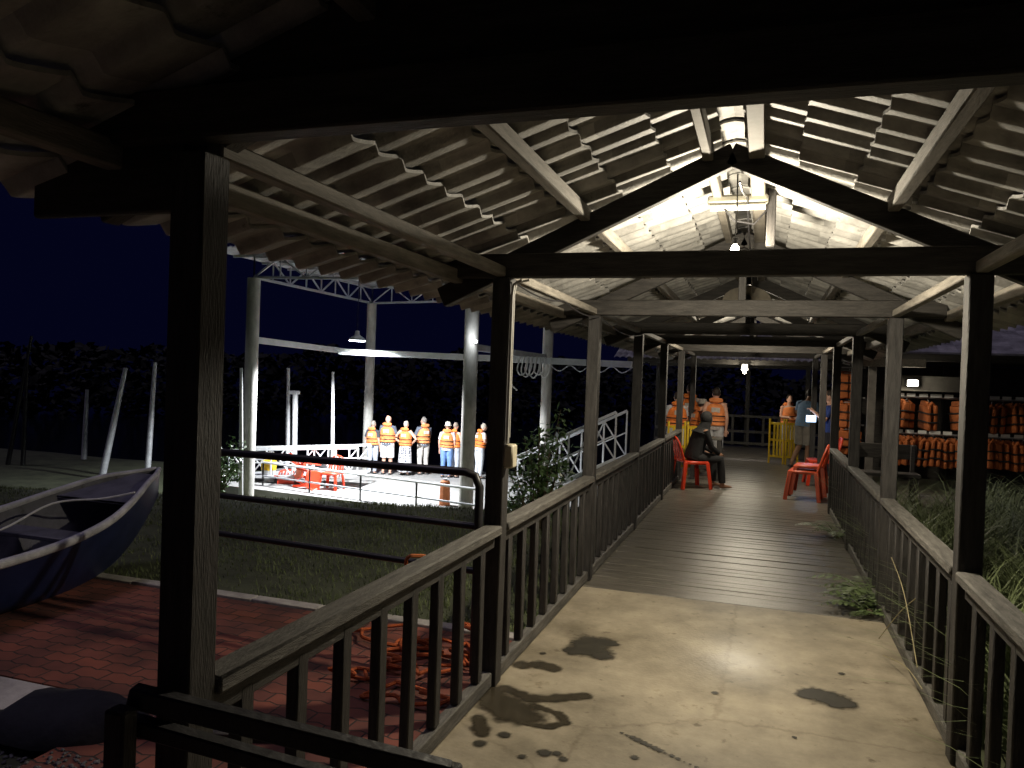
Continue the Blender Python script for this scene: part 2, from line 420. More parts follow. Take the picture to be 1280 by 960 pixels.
# wet stains on the cement floor
WET = mat('wet_cement', (.048, .040, .027), .24, .25, 8, spec=.5)
OIL = mat('oil_stain', (.03, .026, .018), .5, .3, 10)
def blot(name, blobs, m, z=.004, label=None):
    """a flat stain: union of noisy discs along strokes"""
    cells = {}; st = .0125
    def fld(px, py):
        return .34 * noise.noise((px * 9, py * 9, 2)) + .24 * noise.noise((px * 26, py * 26, 5)) + .12 * noise.noise((px * 60, py * 60, 8))
    for (x, y, r) in blobs:
        n = int(r * 2.2 / st) + 2; ci, cj = round(x / st), round(y / st)
        for i in range(ci - n, ci + n + 1):
            for j in range(cj - n, cj + n + 1):
                d = math.hypot(i * st - x, j * st - y) / r
                if d < 1.75: cells[(i, j)] = min(cells.get((i, j), 9), d)
    bm = bmesh.new(); vv = {}; fl = bm.verts.layers.float.new('fade')
    def v(i, j):
        if (i, j) not in vv:
            q = bm.verts.new((i * st, j * st, z)); d = cells.get((i, j), 2) + fld(i * st, j * st)
            q[fl] = max(0, min(1, (1.22 - d) / .5)); vv[(i, j)] = q
        return vv[(i, j)]
    for (i, j) in cells:
        if all(k in cells for k in ((i + 1, j), (i + 1, j + 1), (i, j + 1))):
            f4 = [v(i, j), v(i + 1, j), v(i + 1, j + 1), v(i, j + 1)]
            if max(q[fl] for q in f4) > 0: bm.faces.new(f4)
    bmesh.ops.delete(bm, geom=[q for q in bm.verts if not q.link_faces], context='VERTS')
    me = bpy.data.meshes.new(name); bm.to_mesh(me); bm.free(); me.materials.append(m)
    return struct(link(name, me, smooth=False))


def fading(m):
    """let a stain thin out towards its edge"""
    nt = m.node_tree; N = nt.nodes; L = nt.links
    at = N.new('ShaderNodeAttribute'); at.attribute_name = 'fade'
    tr = N.new('ShaderNodeBsdfTransparent'); mx = N.new('ShaderNodeMixShader'); out = N['Material Output']
    L.new(at.outputs['Fac'], mx.inputs[0]); L.new(tr.outputs[0], mx.inputs[1]); L.new(N['Principled BSDF'].outputs[0], mx.inputs[2]); L.new(mx.outputs[0], out.inputs['Surface'])


fading(WET); fading(OIL)


def stroke(pts, r0, r1, n=14):
    out = []
    for (a, b) in zip(pts, pts[1:]):
        for k in range(n):
            t = k / n; out.append((a[0] + (b[0] - a[0]) * t, a[1] + (b[1] - a[1]) * t, r0 + (r1 - r0) * random.random()))
    return out


blot('wet_patch', stroke([(-1.30, 4.0), (-1.12, 3.92), (-1.0, 3.99), (-.86, 4.08)], .035, .055) + stroke([(-1.36, 3.9), (-1.2, 3.75), (-1.1, 3.72)], .06, .13)
     + stroke([(-1.1, 3.86), (-.93, 3.80), (-.88, 3.72), (-.95, 3.64), (-1.08, 3.63)], .015, .03) + stroke([(-1.3, 3.6), (-1.22, 3.44)], .03, .05) + stroke([(-1.33, 4.35), (-1.2, 4.42), (-1.12, 4.38)], .03, .06), WET)
blot('oil_stain', [(-1.0, 4.80, .13), (-1.03, 4.92, .11), (-.94, 4.95, .09), (-.9, 4.72, .08), (-1.08, 4.72, .07)], OIL)
blot('oil_stain', [(.36, 4.60, .11), (.44, 4.55, .09), (.30, 4.58, .07)], OIL)
blot('oil_stain', [(-1.2, 3.36, .035), (-.9, 3.38, .03), (-.84, 3.40, .02), (-.80, 3.36, .02), (-1.12, 3.48, .03), (-.98, 3.31, .02), (-.5, 3.5, .02), (-.2, 4.4, .02), (.1, 3.6, .025), (-1.25, 4.6, .02), (.5, 5.0, .02), (.2, 4.0, .015)], OIL)
blot('oil_stain', stroke([(-.6, 3.72), (-.2, 3.5)], .008, .02), OIL)

# ------------------------------------------------------------------ covered walkway
cw = thing('covered_walkway', 'long dark timber walkway shelter with a steep tiled gable roof', 'walkway shelter', (XC, FR[0], 0))
posts = []
for i, y in enumerate(FR):
    for x in (XL, XR):
        mb = MB(); mb.box((x, y, (TIE0 - .0) / 2), (.102, .104, TIE0 - .004), Matrix.Rotation(random.uniform(-.004, .004), 3, 'Y'), bev=.006)
        p = mb.build('post', WOOD_Z, cw); posts.append((x, i, p))
    zo = .035 if i == 0 else 0
    mb = MB(); mb.box((XC - .04, y, (TIE0 + TIE1) / 2 + zo), (3.02, .075, TIE1 - TIE0)); mb.build('tie_beam', WOOD_X, cw)
    for sx in (-1, 1):
        mb = MB(); x1 = XC + sx * 1.60
        u = V((sx, 0, -SL)).normalized()
        a = V((XC - sx * .01, y, 2.90)); b = V((x1, y, 2.90 - SL * 1.61))
        mb.bar(a, b, .062, .115)
        # seated a little behind the tie beam
        for v in mb.bm.verts: v.co.y += .078
        mb.build('rafter', WOOD_X, cw)
    if i > 1:
        mb = MB(); mb.box((XC, y + .02, 2.60), (.06, .05, .42)); mb.build('king_post', WOOD_Z, cw)
mb = MB(); mb.box((.0, 5.04, 2.78), (.055, .05, .40)); mb.build('hanger_post', WOOD_Z, cw)
mb = MB(); mb.box((-1.72, FR[0] + .02, 2.22), (.52, .03, .20)); mb.build('eave_light_stop', WOOD_X, cw)  # added board that keeps the bulb's grazing light off the near eave tiles
for x, nm in ((XL, 0), (XR, 0)):
    for i in range(6):
        mb = MB(); mb.box((x, (FR[i] + FR[i + 1]) / 2, TIE0 + .030), (.055, 2.41 - .085, .055)); mb.build('wall_plate', PLATE, cw)
Y0R, Y1R = -1.2, 17.4
for off, w, h in ((-.12, .05, .08), (.12, .08, .08), (-.76, .055, .075), (.76, .055, .075), (-1.49, .055, .075), (1.49, .055, .075)):
    x = XC + off; zt = roofz(x) - .03
    mb = MB(); mb.box((x, (Y0R + Y1R) / 2, zt - h / 2), (w, Y1R - Y0R - .1, h)); mb.build('purlin', PLATE if abs(off) > .2 else mat('ridge_batten', (.20, .18, .15), .7, .35, 5), cw)


def tile_sheet(bm, sx, s0, s1, y0, y1, pitch=.20, zofs0=-.020, zofs1=.020, th=.013, seed=0):
    """one course of rolled tiles from s0 (head) to s1 (tail), s measured out from the ridge"""
    N_ = 12; n = int((y1 - y0) / pitch * N_); rows = []
    for (s, zo) in ((s0, zofs0), ((s0 + s1) / 2, (zofs0 + zofs1) / 2), (s1, zofs1)):
        rowb, rowt = [], []
        for k in range(n + 1):
            y = y0 + (y1 - y0) * k / n
            t = math.floor(y / pitch + .0001); u = y / pitch - t
            j = noise.noise((t * 3.7, seed * 9.1, 0)) * .012
            prof = -.036 * (.5 - .5 * math.cos(math.pi * u / .2)) if u < .2 else -.036 * (1 - ((u - .2) / .8) ** 1.25)
            z = 3.03 - SL * s + zo + prof + j + .02
            rowb.append(bm.verts.new((XC + sx * (s + j * 1.2), y, z))); rowt.append(bm.verts.new((XC + sx * (s + j * 1.2), y, z + th)))
        rows.append((rowb, rowt))
    for (b0, t0), (b1, t1) in zip(rows, rows[1:]):
        for k in range(n):
            bm.faces.new((b0[k], b0[k + 1], b1[k + 1], b1[k])); bm.faces.new((t0[k], t1[k], t1[k + 1], t0[k + 1]))
    for (b, t) in (rows[0], rows[-1]):
        for k in range(n): bm.faces.new((b[k], b[k + 1], t[k + 1], t[k]))
    for k in (0, n):
        for (b0, t0), (b1, t1) in zip(rows, rows[1:]): bm.faces.new((b0[k], b1[k], t1[k], t0[k]))


for sx in (-1, 1):
    mb = MB(); g = .265
    for j in range(7):
        tile_sheet(mb.bm, sx, max(.05, j * g + .06), (j + 1) * g + .125 if j < 6 else 1.86, Y0R, Y1R, seed=j + 7 * sx)
    mb.build('roof_slope', TILE, cw, angle=50)
mb = MB(); y = Y0R; k = 0
while y < Y1R:                                     # ridge caps, each lapping the next
    n = 9; ring0, ring1 = [], []
    for i in range(n):
        a = math.pi * i / (n - 1)
        for (ring, yy, dz) in ((ring0, y, 0), (ring1, y + .40, .022)):
            ring.append((XC + .15 * math.cos(a), yy, 2.98 + dz + .12 * math.sin(a)))
    for i in range(n - 1):
        mb.quad(ring0[i], ring0[i + 1], ring1[i + 1], ring1[i])
        f = lambda p: (p[0], p[1], p[2] + .012)
        mb.quad(f(ring0[i]), f(ring1[i]), f(ring1[i + 1]), f(ring0[i + 1])); mb.quad(ring0[i], f(ring0[i]), f(ring0[i + 1]), ring0[i + 1])
    y += .36
mb.build('ridge_cap', TILE, cw, fixn=False)
mb = MB()                                          # boarded gable above the nearest tie beam
yb = FR[0] + .042
a = [(XC - 1.55, TIE0 + .06), (XC + 1.55, TIE0 + .06), (XC + 1.55, 2.33), (XC, 2.80 + .14), (XC - 1.55, 2.33)]
a = [(XC - 1.55, TIE0 + .10), (XC + 1.55, TIE0 + .10), (XC + 1.5, 2.385), (XC + .05, 3.03), (XC - .05, 3.03), (XC - 1.5, 2.385)]
v0 = [mb.bm.verts.new((x, yb, z)) for x, z in a]; v1 = [mb.bm.verts.new((x, yb + .02, z)) for x, z in a]
for i in range(6): mb.bm.faces.new((v0[i], v0[(i + 1) % 6], v1[(i + 1) % 6], v1[i]))
mb.bm.faces.new(v0); mb.bm.faces.new(v1[::-1])
mb.build('gable_board', WOOD_X, cw, smooth=False)
# conduit and switch box on the second left post
p1 = [p for x, i, p in posts if x == XL and i == 1][0]
WPIPE = mat('white_conduit', (.45, .44, .41), .5, .2, 6)
mb = MB(); mb.tube([(-1.333, 4.0, 1.35), (-1.333, 4.0, 2.16), (-1.325, 4.0, 2.22), (-1.28, 4.0, 2.245)], .009); mb.tube([(-1.333, 4.03, 1.38), (-1.333, 4.03, 2.17), (-1.32, 4.03, 2.235), (-1.25, 4.04, 2.25)], .007)
mb.build('conduit', WPIPE, p1, world=True)
mb = MB(); mb.box((-1.315, 4.01, 1.28), (.055, .085, .13), bev=.01); mb.build('switch_box', mat('cream_plastic', (.5, .45, .33), .5, .1), p1)


# ------------------------------------------------------------------ railings
ordn = ['nearest', 'second', 'third', 'fourth', 'fifth', 'sixth']
def railing(x, y0, y1, nb, label, sgn, capz=.90):
    t = thing('wooden_railing', label, 'railing', (x, (y0 + y1) / 2, 0), 0, 'wooden railings of the walkway')
    a, b = y0 + .058, y1 - .058
    mb = MB(); mb.box((x + sgn * .012, (a + b) / 2, capz - .028), (.10, b - a, .05), bev=.008); mb.build('top_rail', RAILCAP, t)
    mb = MB(); mb.box((x, (a + b) / 2, capz - .092), (.042, b - a, .072)); mb.build('under_rail', WOOD_Y, t)
    mb = MB(); mb.box((x, (a + b) / 2, .045), (.06, b - a, .08)); mb.build('bottom_rail', RAILCAP, t)
    for k in range(nb):
        yy = a + (b - a) * (k + .62) / (nb + .24)
        mb = MB(); mb.box((x, yy, .45), (.045, .062, .72), Matrix.Rotation(random.uniform(-.008, .008), 3, 'X')); mb.build('baluster', WOOD_Z, t)
    return t


for i in range(5):
    railing(XL, FR[i], FR[i + 1], 8, f'{ordn[i]} left-hand balustrade panel with grey worn cap, counted from the camera', 1)
railing(XR, -.6, FR[0], 8, 'right-hand balustrade panel closest to the camera, cut by the frame corner', -1)
for i in range(4):
    railing(XR, FR[i], FR[i + 1], 8, ['right-hand balustrade panel ending at the big black right post', 'right-hand balustrade panel with dry stalks leaning through it', 'right-hand balustrade panel beside the tall grass behind the fern', 'far right-hand balustrade panel ending at the grey bench'][i], -1)
# low two-bar barrier across the near left post
t = thing('entrance_barrier', 'low black two-bar timber barrier crossing in front of the near left post', 'barrier', (-1.1, 1.6, 0))
for nm, a, b in (('top_bar', (-1.45, 1.50, .905), (-.70, 1.752, .735)), ('lower_bar', (-1.45, 1.50, .835), (-.70, 1.752, .64))):
    mb = MB(); mb.bar(a, b, .045, .05 if nm == 'top_bar' else .04); mb.build(nm, mat('black_painted_wood', (.022, .021, .024), .5, .5, 6, .5, 30, wear=((.16, .15, .15), 16, .66)), t)
mb = MB(); mb.box((-1.43, 1.45, .43), (.06, .05, .93)); mb.build('end_post', WOOD_Z, t)
mb = MB(); mb.box((-.72, 1.80, .37), (.05, .05, .72)); mb.build('end_post', WOOD_Z, t)

# ------------------------------------------------------------------ lamps of the walkway
WARM = (1, .89, .69)
def bulb(x, y, z, zt, power, label, name='light_bulb', st=60, col=WARM):
    t = thing(name, label, 'lamp', (x, y, z), 0, None)
    mb = MB(); mb.zloft([(x, y, z - .035, .012, .012), (x, y, z - .028, .026, .026), (x, y, z, .032, .032), (x, y, z + .03, .022, .022), (x, y, z + .045, .013, .013)], 14)
    mb.build('bulb', emis('lit_bulb', col, st), t)
    mb = MB(); mb.zloft([(x, y, z + .045, .018, .018), (x, y, z + .085, .018, .018), (x, y, z + .09, .006, .006)], 12); mb.tube([(x, y, z + .09), (x + .004, y, (z + zt) / 2 + .04), (x, y, zt)], .005, 6)
    mb.build('socket', BLACKPIPE, t)
    lamp('bulb_light', t, (x, y, z - .06), power, col, .045)
    lamp('bulb_downlight', t, (x, y, z - .065), power * .55, col, .045, 'SPOT', (172, .5))       # an LED bulb throws most of its light downwards
    return t


bulb(-.20, 4.8, 2.51, 2.98, 128, 'bright warm bulb hanging under the ridge nearest the camera')
bulb(-.22, 12.4, 2.64, 2.95, 95, 'lit bulb hanging deeper under the roof above the seated person')
def wire(label, pts, r):
    mb = MB(); out = []
    for a, b in zip(pts, pts[1:]):
        a, b = V(a), V(b)
        for k in range(8): out.append(a.lerp(b, k / 8) - V((0, 0, .30 * (b - a).length * .1 * 4 * (k / 8) * (1 - k / 8))))
    out.append(V(pts[-1])); mb.tube(out, r, 6); tag(mb.build('cable', BLACKPIPE), label, 'cable')
wire('black lamp cable slung under the ridge from gable to gable', [(-.16, 4.12, 2.76), (-.14, 4.8, 2.84), (-.14, 6.52, 2.74), (-.16, 8.94, 2.74), (-.14, 11.36, 2.74), (-.16, 12.4, 2.80)], .006)
wire('grey cable clipped along the left wall plate between the posts', [(-1.35, 4.04, 2.25), (-1.35, 5.2, 2.255), (-1.35, 6.45, 2.25), (-1.35, 8.86, 2.25)], .005)
# twin batten fitting (unlit)
t = thing('batten_light', 'unlit pale fluorescent batten under the ridge above the bulb', 'light fitting', (-.2, 5.0, 2.8))
mb = MB(); mb.box((-.2, 4.95, 2.855), (.36, .11, .05), bev=.012); mb.build('housing', mat('dull_cream_housing', (.34, .32, .26), .5, .2, 6), t)
for yy in (4.915, 4.985):
    mb = MB(); mb.tube([(-.365, yy, 2.815), (-.035, yy, 2.815)], .015, 10); mb.build('tube', mat('unlit_tube', (.5, .5, .46), .3, .05), t)
mb = MB(); mb.tube([(-.3, 4.95, 2.83), (-.22, 5.0, 2.74), (-.1, 5.02, 2.72), (-.03, 5.02, 2.80), (-.01, 5.02, 2.9)], .006, 6); mb.build('cable', BLACKPIPE, t)
# round dish
t = thing('round_dish_lamp', 'round pale dish with dark centre fixed under the third gable', 'dish lamp', (-.22, 8.62, 2.68))
mb = MB(); mb.loft([((-.22, 8.62, 2.62), .25, .15, (1, 0, 0), (0, 0, 1)), ((-.22, 8.68, 2.62), .19, .11, (1, 0, 0), (0, 0, 1)), ((-.22, 8.73, 2.62), .07, .05, (1, 0, 0), (0, 0, 1))], 24, cap=True); mb.build('dish', mat('pale_dish', (.25, .22, .17), .6, .35, 5), t)
mb = MB(); mb.ball((-.22, 8.60, 2.63), (.05, .03, .05)); mb.build('hub', BLACKPIPE, t)

# ------------------------------------------------------------------ pavilion at the far end
pv = thing('far_pavilion', 'dark open pavilion at the far end of the boardwalk', 'pavilion', (-.2, 20.5, 0))
for (x, y) in ((-2.9, 18.4), (-1.9, 22.2), (-.44, 22.2), (1.10, 22.2), (2.2, 18.4), (-2.9, 22.2), (2.2, 22.2)):
    mb = MB(); mb.box((x, y, 1.08), (.12, .12, 2.16)); mb.build('post', WOOD_Z, pv)
for y in (18.4, 22.2):
    mb = MB(); mb.box((-.35, y, 2.22), (5.6, .08, .12)); mb.build('beam', WOOD_X, pv)
for sy in (-1, 1):
    mb = MB(); n = 260
    rows = []
    for s, zz in ((0, 3.05), (2.35, 2.24)):
        rows.append([[mb.bm.verts.new((-3.4 + 6.2 * k / n, 20.3 + sy * s, zz + .03 * abs(math.sin(math.pi * k / 6)) + dz)) for k in range(n + 1)] for dz in (0, .015)])
    for k in range(n):
        for l in (0, 1): mb.bm.faces.new((rows[0][l][k], rows[0][l][k + 1], rows[1][l][k + 1], rows[1][l][k]))
        mb.bm.faces.new((rows[1][0][k], rows[1][0][k + 1], rows[1][1][k + 1], rows[1][1][k]))
    mb.build('roof_slope', TILE, pv)
t = thing('wooden_railing', 'dark cross railing closing the far end of the boardwalk', 'railing', (-.4, 22.0, 0), 0, 'wooden railings of the walkway')
for nm, z in (('top_rail', .84), ('under_rail', .42), ('bottom_rail', .10)):
    mb = MB(); mb.box((-.4, 22.0, z), (5.0, .06, .07)); mb.build(nm, RAILCAP, t)
for k in range(13):
    mb = MB(); mb.box((-2.8 + .4 * k, 22.0, .44), (.07, .05, .80)); mb.build('baluster', RAILCAP, t)
t = thing('bulkhead_light', 'small white lamp box under the far pavilion beam', 'lamp', (-.45, 18.3, 2.1))
mb = MB(); mb.box((-.45, 18.3, 2.10), (.15, .08, .16), bev=.015); mb.build('housing', WHITE, t)
mb = MB(); mb.ball((-.45, 18.28, 1.99), .035); mb.build('bulb', emis('dim_bulb', (1, .9, .7), 12), t)
lamp('bulkhead_glow', t, (-.45, 18.2, 1.94), 34, (1, .9, .7), .05)


# ------------------------------------------------------------------ river dock on the left
DZ = -1.35
mb = MB(); mb.prism([(-14.2, 16.6), (-4.2, 15.4), (-4.0, 22.9), (-13.8, 22.9)], DZ - .35, DZ)
struct(mb.build('dock_floor', mat('dock_concrete', (.30, .295, .285), .8, .2, 1.6, .3, 20), smooth=False))
CA, CB, CC, CD = V((-11.45, 15.2, 0)), V((-11.62, 21.2, 0)), V((-6.20, 15.86, 0)), V((-5.56, 19.86, 0))
ds = thing('dock_shelter', 'open steel shelter with tall round columns and lattice trusses over the river dock', 'dock shelter', (-8.5, 17.6, DZ))
for p, r in ((CA, .15), (CB, .145), (CC, .16), (CD, .14)):
    mb = MB(); mb.tube([(p.x, p.y, DZ - .5), (p.x, p.y, 1.2), (p.x, p.y, 3.8)], r, 20); mb.build('column', CONCOL, ds)
def truss(p, q, z0, z1, n, ext=0):
    p = p - (q - p).normalized() * ext; mb = MB()
    a0, b0 = V((p.x, p.y, z0)), V((q.x, q.y, z0)); a1, b1 = V((p.x, p.y, z1)), V((q.x, q.y, z1))
    mb.bar(a0, b0, .06, .06); mb.bar(a1, b1, .06, .06)
    for k in range(n + 1):
        t = k / n; mb.bar(a0.lerp(b0, t), a1.lerp(b1, t), .03, .03, .002, (1, 0, 0))
        if k < n:
            u = (k + 1) / n
            mb.bar(*( (a0.lerp(b0, t), a1.lerp(b1, u)) if k % 2 == 0 else (a1.lerp(b1, t), a0.lerp(b0, u)) ), .035, .035, .002, (1, 0, 0))
    mb.build('lattice_truss', GALV, ds)
for p, q, n in ((CA, CB, 8), (CA, CC, 8), (CC, CD, 8), (CB, CD, 8)): truss(p, q, 3.82, 4.30, n)
mb = MB(); n = 220
def rz_(x, y): return 4.42 + (x + 11.5) * .03
ra, rb = [], []
for dz in (0, .01):
    ra.append([mb.bm.verts.new((-12.3 + 7.6 * k / n, 14.5, rz_(-12.3 + 7.6 * k / n, 0) + .02 * math.sin(k * 1.6) + dz)) for k in range(n + 1)])
    rb.append([mb.bm.verts.new((-12.3 + 7.6 * k / n, 22.2, rz_(-12.3 + 7.6 * k / n, 0) + .02 * math.sin(k * 1.6) + dz)) for k in range(n + 1)])
for k in range(n):
    for l in (0, 1): mb.bm.faces.new((ra[l][k], ra[l][k + 1], rb[l][k + 1], rb[l][k]))
    mb.bm.faces.new((ra[0][k], ra[0][k + 1], ra[1][k + 1], ra[1][k]))
mb.build('corrugated_roof', mat('roof_sheet', (.5, .51, .54), .5, .25, 3, metal=.2), ds)
for y in (15.4, 16.5, 17.6, 18.7, 19.8):
    mb = MB(); mb.bar((-12.2, y, 4.35), (-4.8, y, 4.57), .05, .06); mb.build('purlin', GALV, ds)
for p, q, z0, z1, m in ((CA, CB, 2.36, 2.24, WHITE), (CC, CD, 2.33, 2.25, GALV)):
    mb = MB(); d = (q - p).normalized() * .15; mb.bar(V((p.x, p.y, z0)) + d, V((q.x, q.y, z1)) - d, .08, .15); mb.build('tie_beam', m, ds)
mb = MB(); mb.bar((-10.5, 17.5, 2.20), (-2.95, 17.85, 2.08), .10, .15); mb.tube([(-10.62, 17.5, 2.22), (-10.5, 17.5, 2.21)], .035, 8); mb.build('cross_beam', WHITE, ds)

# pendant over the dock
PP = V((-9.62, 16.86, 2.48))
t = thing('pendant_lamp', 'lit white dome pendant hanging over the river dock', 'lamp', PP)
mb = MB(); mb.zloft([(PP.x, PP.y, PP.z - .02, .22, .22), (PP.x, PP.y, PP.z + .04, .19, .19), (PP.x, PP.y, PP.z + .10, .09, .09), (PP.x, PP.y, PP.z + .13, .06, .06), (PP.x, PP.y, PP.z + .22, .05, .05)], 20, cap=False)
mb.zloft([(PP.x, PP.y, PP.z + .22, .05, .05), (PP.x, PP.y, PP.z + .23, .02, .02)], 20)
sh = mb.build('shade', WHITE, t)
mb = MB(); mb.zloft([(PP.x, PP.y, PP.z - .035, .19, .19), (PP.x, PP.y, PP.z - .015, .195, .195)], 20); mb.build('diffuser', emis('pendant_glow', (.86, .94, 1), 26), t)
mb = MB(); mb.tube([PP + V((0, 0, .23)), PP + V((0, 0, 1.95))], .008, 6); mb.build('cord', BLACKPIPE, t)
lamp('pendant_light', t, PP - V((0, 0, .07)), 4200, (.92, .96, 1), .15, 'SPOT', (152, .25)).rotation_euler = (0, 0, 0)
t = thing('column_spotlight', 'tiny lit white spotlight clipped to the front dock column', 'spotlight', (-6.02, 15.72, 2.44))
mb = MB(); mb.zloft([(-6.02, 15.66, 2.41, .03, .03), (-6.02, 15.66, 2.47, .045, .045)], 10); mb.build('lens', emis('spot_glow', (.9, .95, 1), 9), t)
mb = MB(); mb.box((-6.06, 15.73, 2.44), (.06, .07, .05)); mb.build('bracket', GALV, t)
lamp('spot_light', t, (-6.02, 15.48, 2.5), 8, (.9, .95, 1), .05)
# ropes on the white beam
def rope(name, label, pts_list, r, m, cat='rope', group=None):
    mb = MB()
    for pts in pts_list:
        pp = [V(p) for p in pts]; out = []
        for i in range(len(pp) - 1):
            a, b, c, d = pp[max(0, i - 1)], pp[i], pp[i + 1], pp[min(len(pp) - 1, i + 2)]
            for k in range(5):
                u = k / 5
                out.append(.5 * ((2 * b) + (c - a) * u + (2 * a - 5 * b + 4 * c - d) * u * u + (3 * b - a - 3 * c + d) * u ** 3))
        out.append(pp[-1]); mb.tube(out, r, 6)
    return tag(mb.build(name, m), label, cat, group)
RP = mat('white_rope', (.6, .6, .58), .8, .15, 20)
rl = []
for k, (x, dz) in enumerate(((-5.85, .62), (-5.62, .30), (-5.52, .34), (-5.42, .30), (-5.32, .36), (-5.2, .28), (-5.05, .34))):
    rl.append([(x, 17.66, 2.2), (x - .05, 17.60, 2.0 - dz * .4), (x + .06, 17.60, 2.05 - dz), (x + .18, 17.6, 2.0 - dz * .4), (x + .2, 17.66, 2.2)] if k else [(x, 17.66, 2.2), (x - .04, 17.6, 1.95), (x, 17.58, 1.6), (x + .2, 17.58, 1.38)])
rope('coiled_rope', 'white rope looped over the pale beam above the dock', rl, .018, RP)
rope('sagging_cable', 'thin grey cable sagging in swags below the pale beam towards the boardwalk', [[(-4.9 + .25 * k, 17.72, 2.02 - (.14 if k % 2 else 0)) for k in range(9)]], .014, GALV, 'cable')

# pipe railing along the near edge of the dock
t = thing('dock_handrail', 'pale steel pipe handrail along the near edge of the river dock', 'handrail', (-9, 16.2, DZ))
A_, B_ = V((-12.3, 16.95, 0)), V((-5.78, 15.5, 0))
for nm, z, m, r in (('top_rail', -.75, WHITE, .03), ('lower_rail', -1.10, GALV, .022)):
    mb = MB(); mb.tube([A_ + V((0, 0, z)), B_ + V((0, 0, z))], r); mb.build(nm, m, t)
for k in range(5):
    p = A_.lerp(B_, k / 4); mb = MB(); mb.tube([p + V((0, 0, DZ)), p + V((0, 0, -.76))], .024); mb.build('post', BLACKPIPE, t)

def gangway(label, a, b, w, h, n):
    """a: low end, b: high end of the walking surface"""
    a, b = V(a), V(b); t = thing('gangway', label, 'gangway', a, 0, 'gangways of the dock')
    d = (b - a).normalized(); sd_ = V((-d.y, d.x, 0)).normalized()
    for s in (-1, 1):
        mb = MB(); o = sd_ * (s * w / 2); z = V((0, 0, h))
        mb.bar(a + o, b + o, .05, .07); mb.bar(a + o + z, b + o + z, .05, .06); mb.bar(a + o + z * .52, b + o + z * .52, .03, .03)
        for k in range(n + 1):
            p = (a + o).lerp(b + o, k / n); mb.bar(p, p + z, .035, .035, .003, (1, 0, 0))
            if k < n:
                q = (a + o).lerp(b + o, (k + 1) / n); mb.bar(*((p, q + z) if k % 2 else (p + z, q)), .03, .03, .003, (1, 0, 0))
        mb.build('lattice_side', WHITE, t)
    mb = MB(); mb.bar(a - V((0, 0, .01)), b - V((0, 0, .01)), w - .06, .03); mb.build('tread_plate', GALV, t)
gangway('white lattice gangway climbing from the dock to the boardwalk behind the bush', (-5.6, 17.1, DZ + .04), (-2.98, 16.9, .0), .95, 1.02, 5)
gangway('white lattice gangway at the left end of the dock by the red chairs', (-13.6, 17.6, -1.25), (-10.0, 18.1, -1.0), .9, .72, 6)

# bollards, bin, poles
def obj1(name, label, cat, fn, m, group=None, loc=None):
    mb = MB(); fn(mb); o = mb.build(name, m)
    if loc: o.location = loc
    return tag(o, label, cat, group)
for x, y, lb in ((-7.0, 16.55, 'rust orange block bollard left of the thick front dock column'), (-5.62, 16.6, 'rust orange block bollard right of the thick front dock column')):
    t = thing('bollard', lb, 'bollard', (x, y, DZ), 0, 'orange bollards on the dock')
    mb = MB(); mb.zloft([(x, y, DZ, .14, .12), (x, y, DZ + .55, .12, .11), (x, y, DZ + .58, .09, .08)], 8); mb.build('block', RUSTO, t)
    mb = MB(); mb.zloft([(x, y, DZ + .58, .05, .05), (x, y, DZ + .62, .06, .06)], 10); mb.build('cap', GALV, t)
t = thing('litter_bin', 'yellow and white bucket standing at the left end of the dock', 'bucket', (-12.6, 17.6, DZ))
mb = MB(); mb.zloft([(-12.6, 17.6, DZ, .16, .16), (-12.6, 17.6, DZ + .32, .19, .19)], 16); mb.build('bucket', WHITE, t)
mb = MB(); mb.zloft([(-12.6, 17.6, DZ + .32, .2, .2), (-12.6, 17.6, DZ + .55, .21, .21), (-12.6, 17.6, DZ + .57, .2, .2)], 16); mb.build('rim', YELLOW, t)
for a, b, r, lb, m in (((-11.02, 14.28, 1.69), (-10.92, 14.28, -1.3), .045, 'slim white pole standing just left of the left dock column', WHITE), ((-14.14, 20.6, 1.73), (-14.04, 20.6, -2.4), .07, 'slim white mooring pole left of the short capped pole', WHITE), ((-11.76, 19.3, 1.66), (-11.64, 19.3, -2.2), .055, 'tapering white mooring pole between the capped pole and the people', WHITE),
                       ((-17.4, 17.44, 1.56), (-17.95, 17.25, -1.6), .085, 'leaning pale mooring pole beyond the boat', GALV), ((-16.6, 17.7, 1.75), (-16.72, 17.65, -1.6), .075, 'upright pale mooring pole beyond the boat', GALV), ((-21.77, 20.2, .76), (-21.8, 20.18, -1.6), .08, 'short dim mooring pole far left beyond the boat', GALV),
                       ((-21.8, 18.1, 2.45), (-22.4, 17.9, -1.6), .06, 'tall dim slanting pole at the far left edge', BLACKPIPE), ((-21.9, 18.07, 1.94), (-21.93, 18.03, -1.6), .06, 'tall dim upright pole near the far left edge', BLACKPIPE)):
    obj1('mooring_pole', lb, 'pole', lambda q: q.tube([a, V(a).lerp(V(b), .5), b], [r * .7, r, r * 1.15], 10), m, 'poles along the river')
t = thing('mooring_pole', 'short thick white pole with a square cap behind the dock', 'pole', (-13.3, 19.8, -1.6), 0, 'poles along the river')
mb = MB(); mb.tube([(-13.34, 19.82, .95), (-13.27, 19.82, -2.3)], .08, 12); mb.build('shaft', WHITE, t)
mb = MB(); mb.box((-13.36, 19.82, 1.0), (.24, .2, .11)); mb.build('cap', WHITE, t)

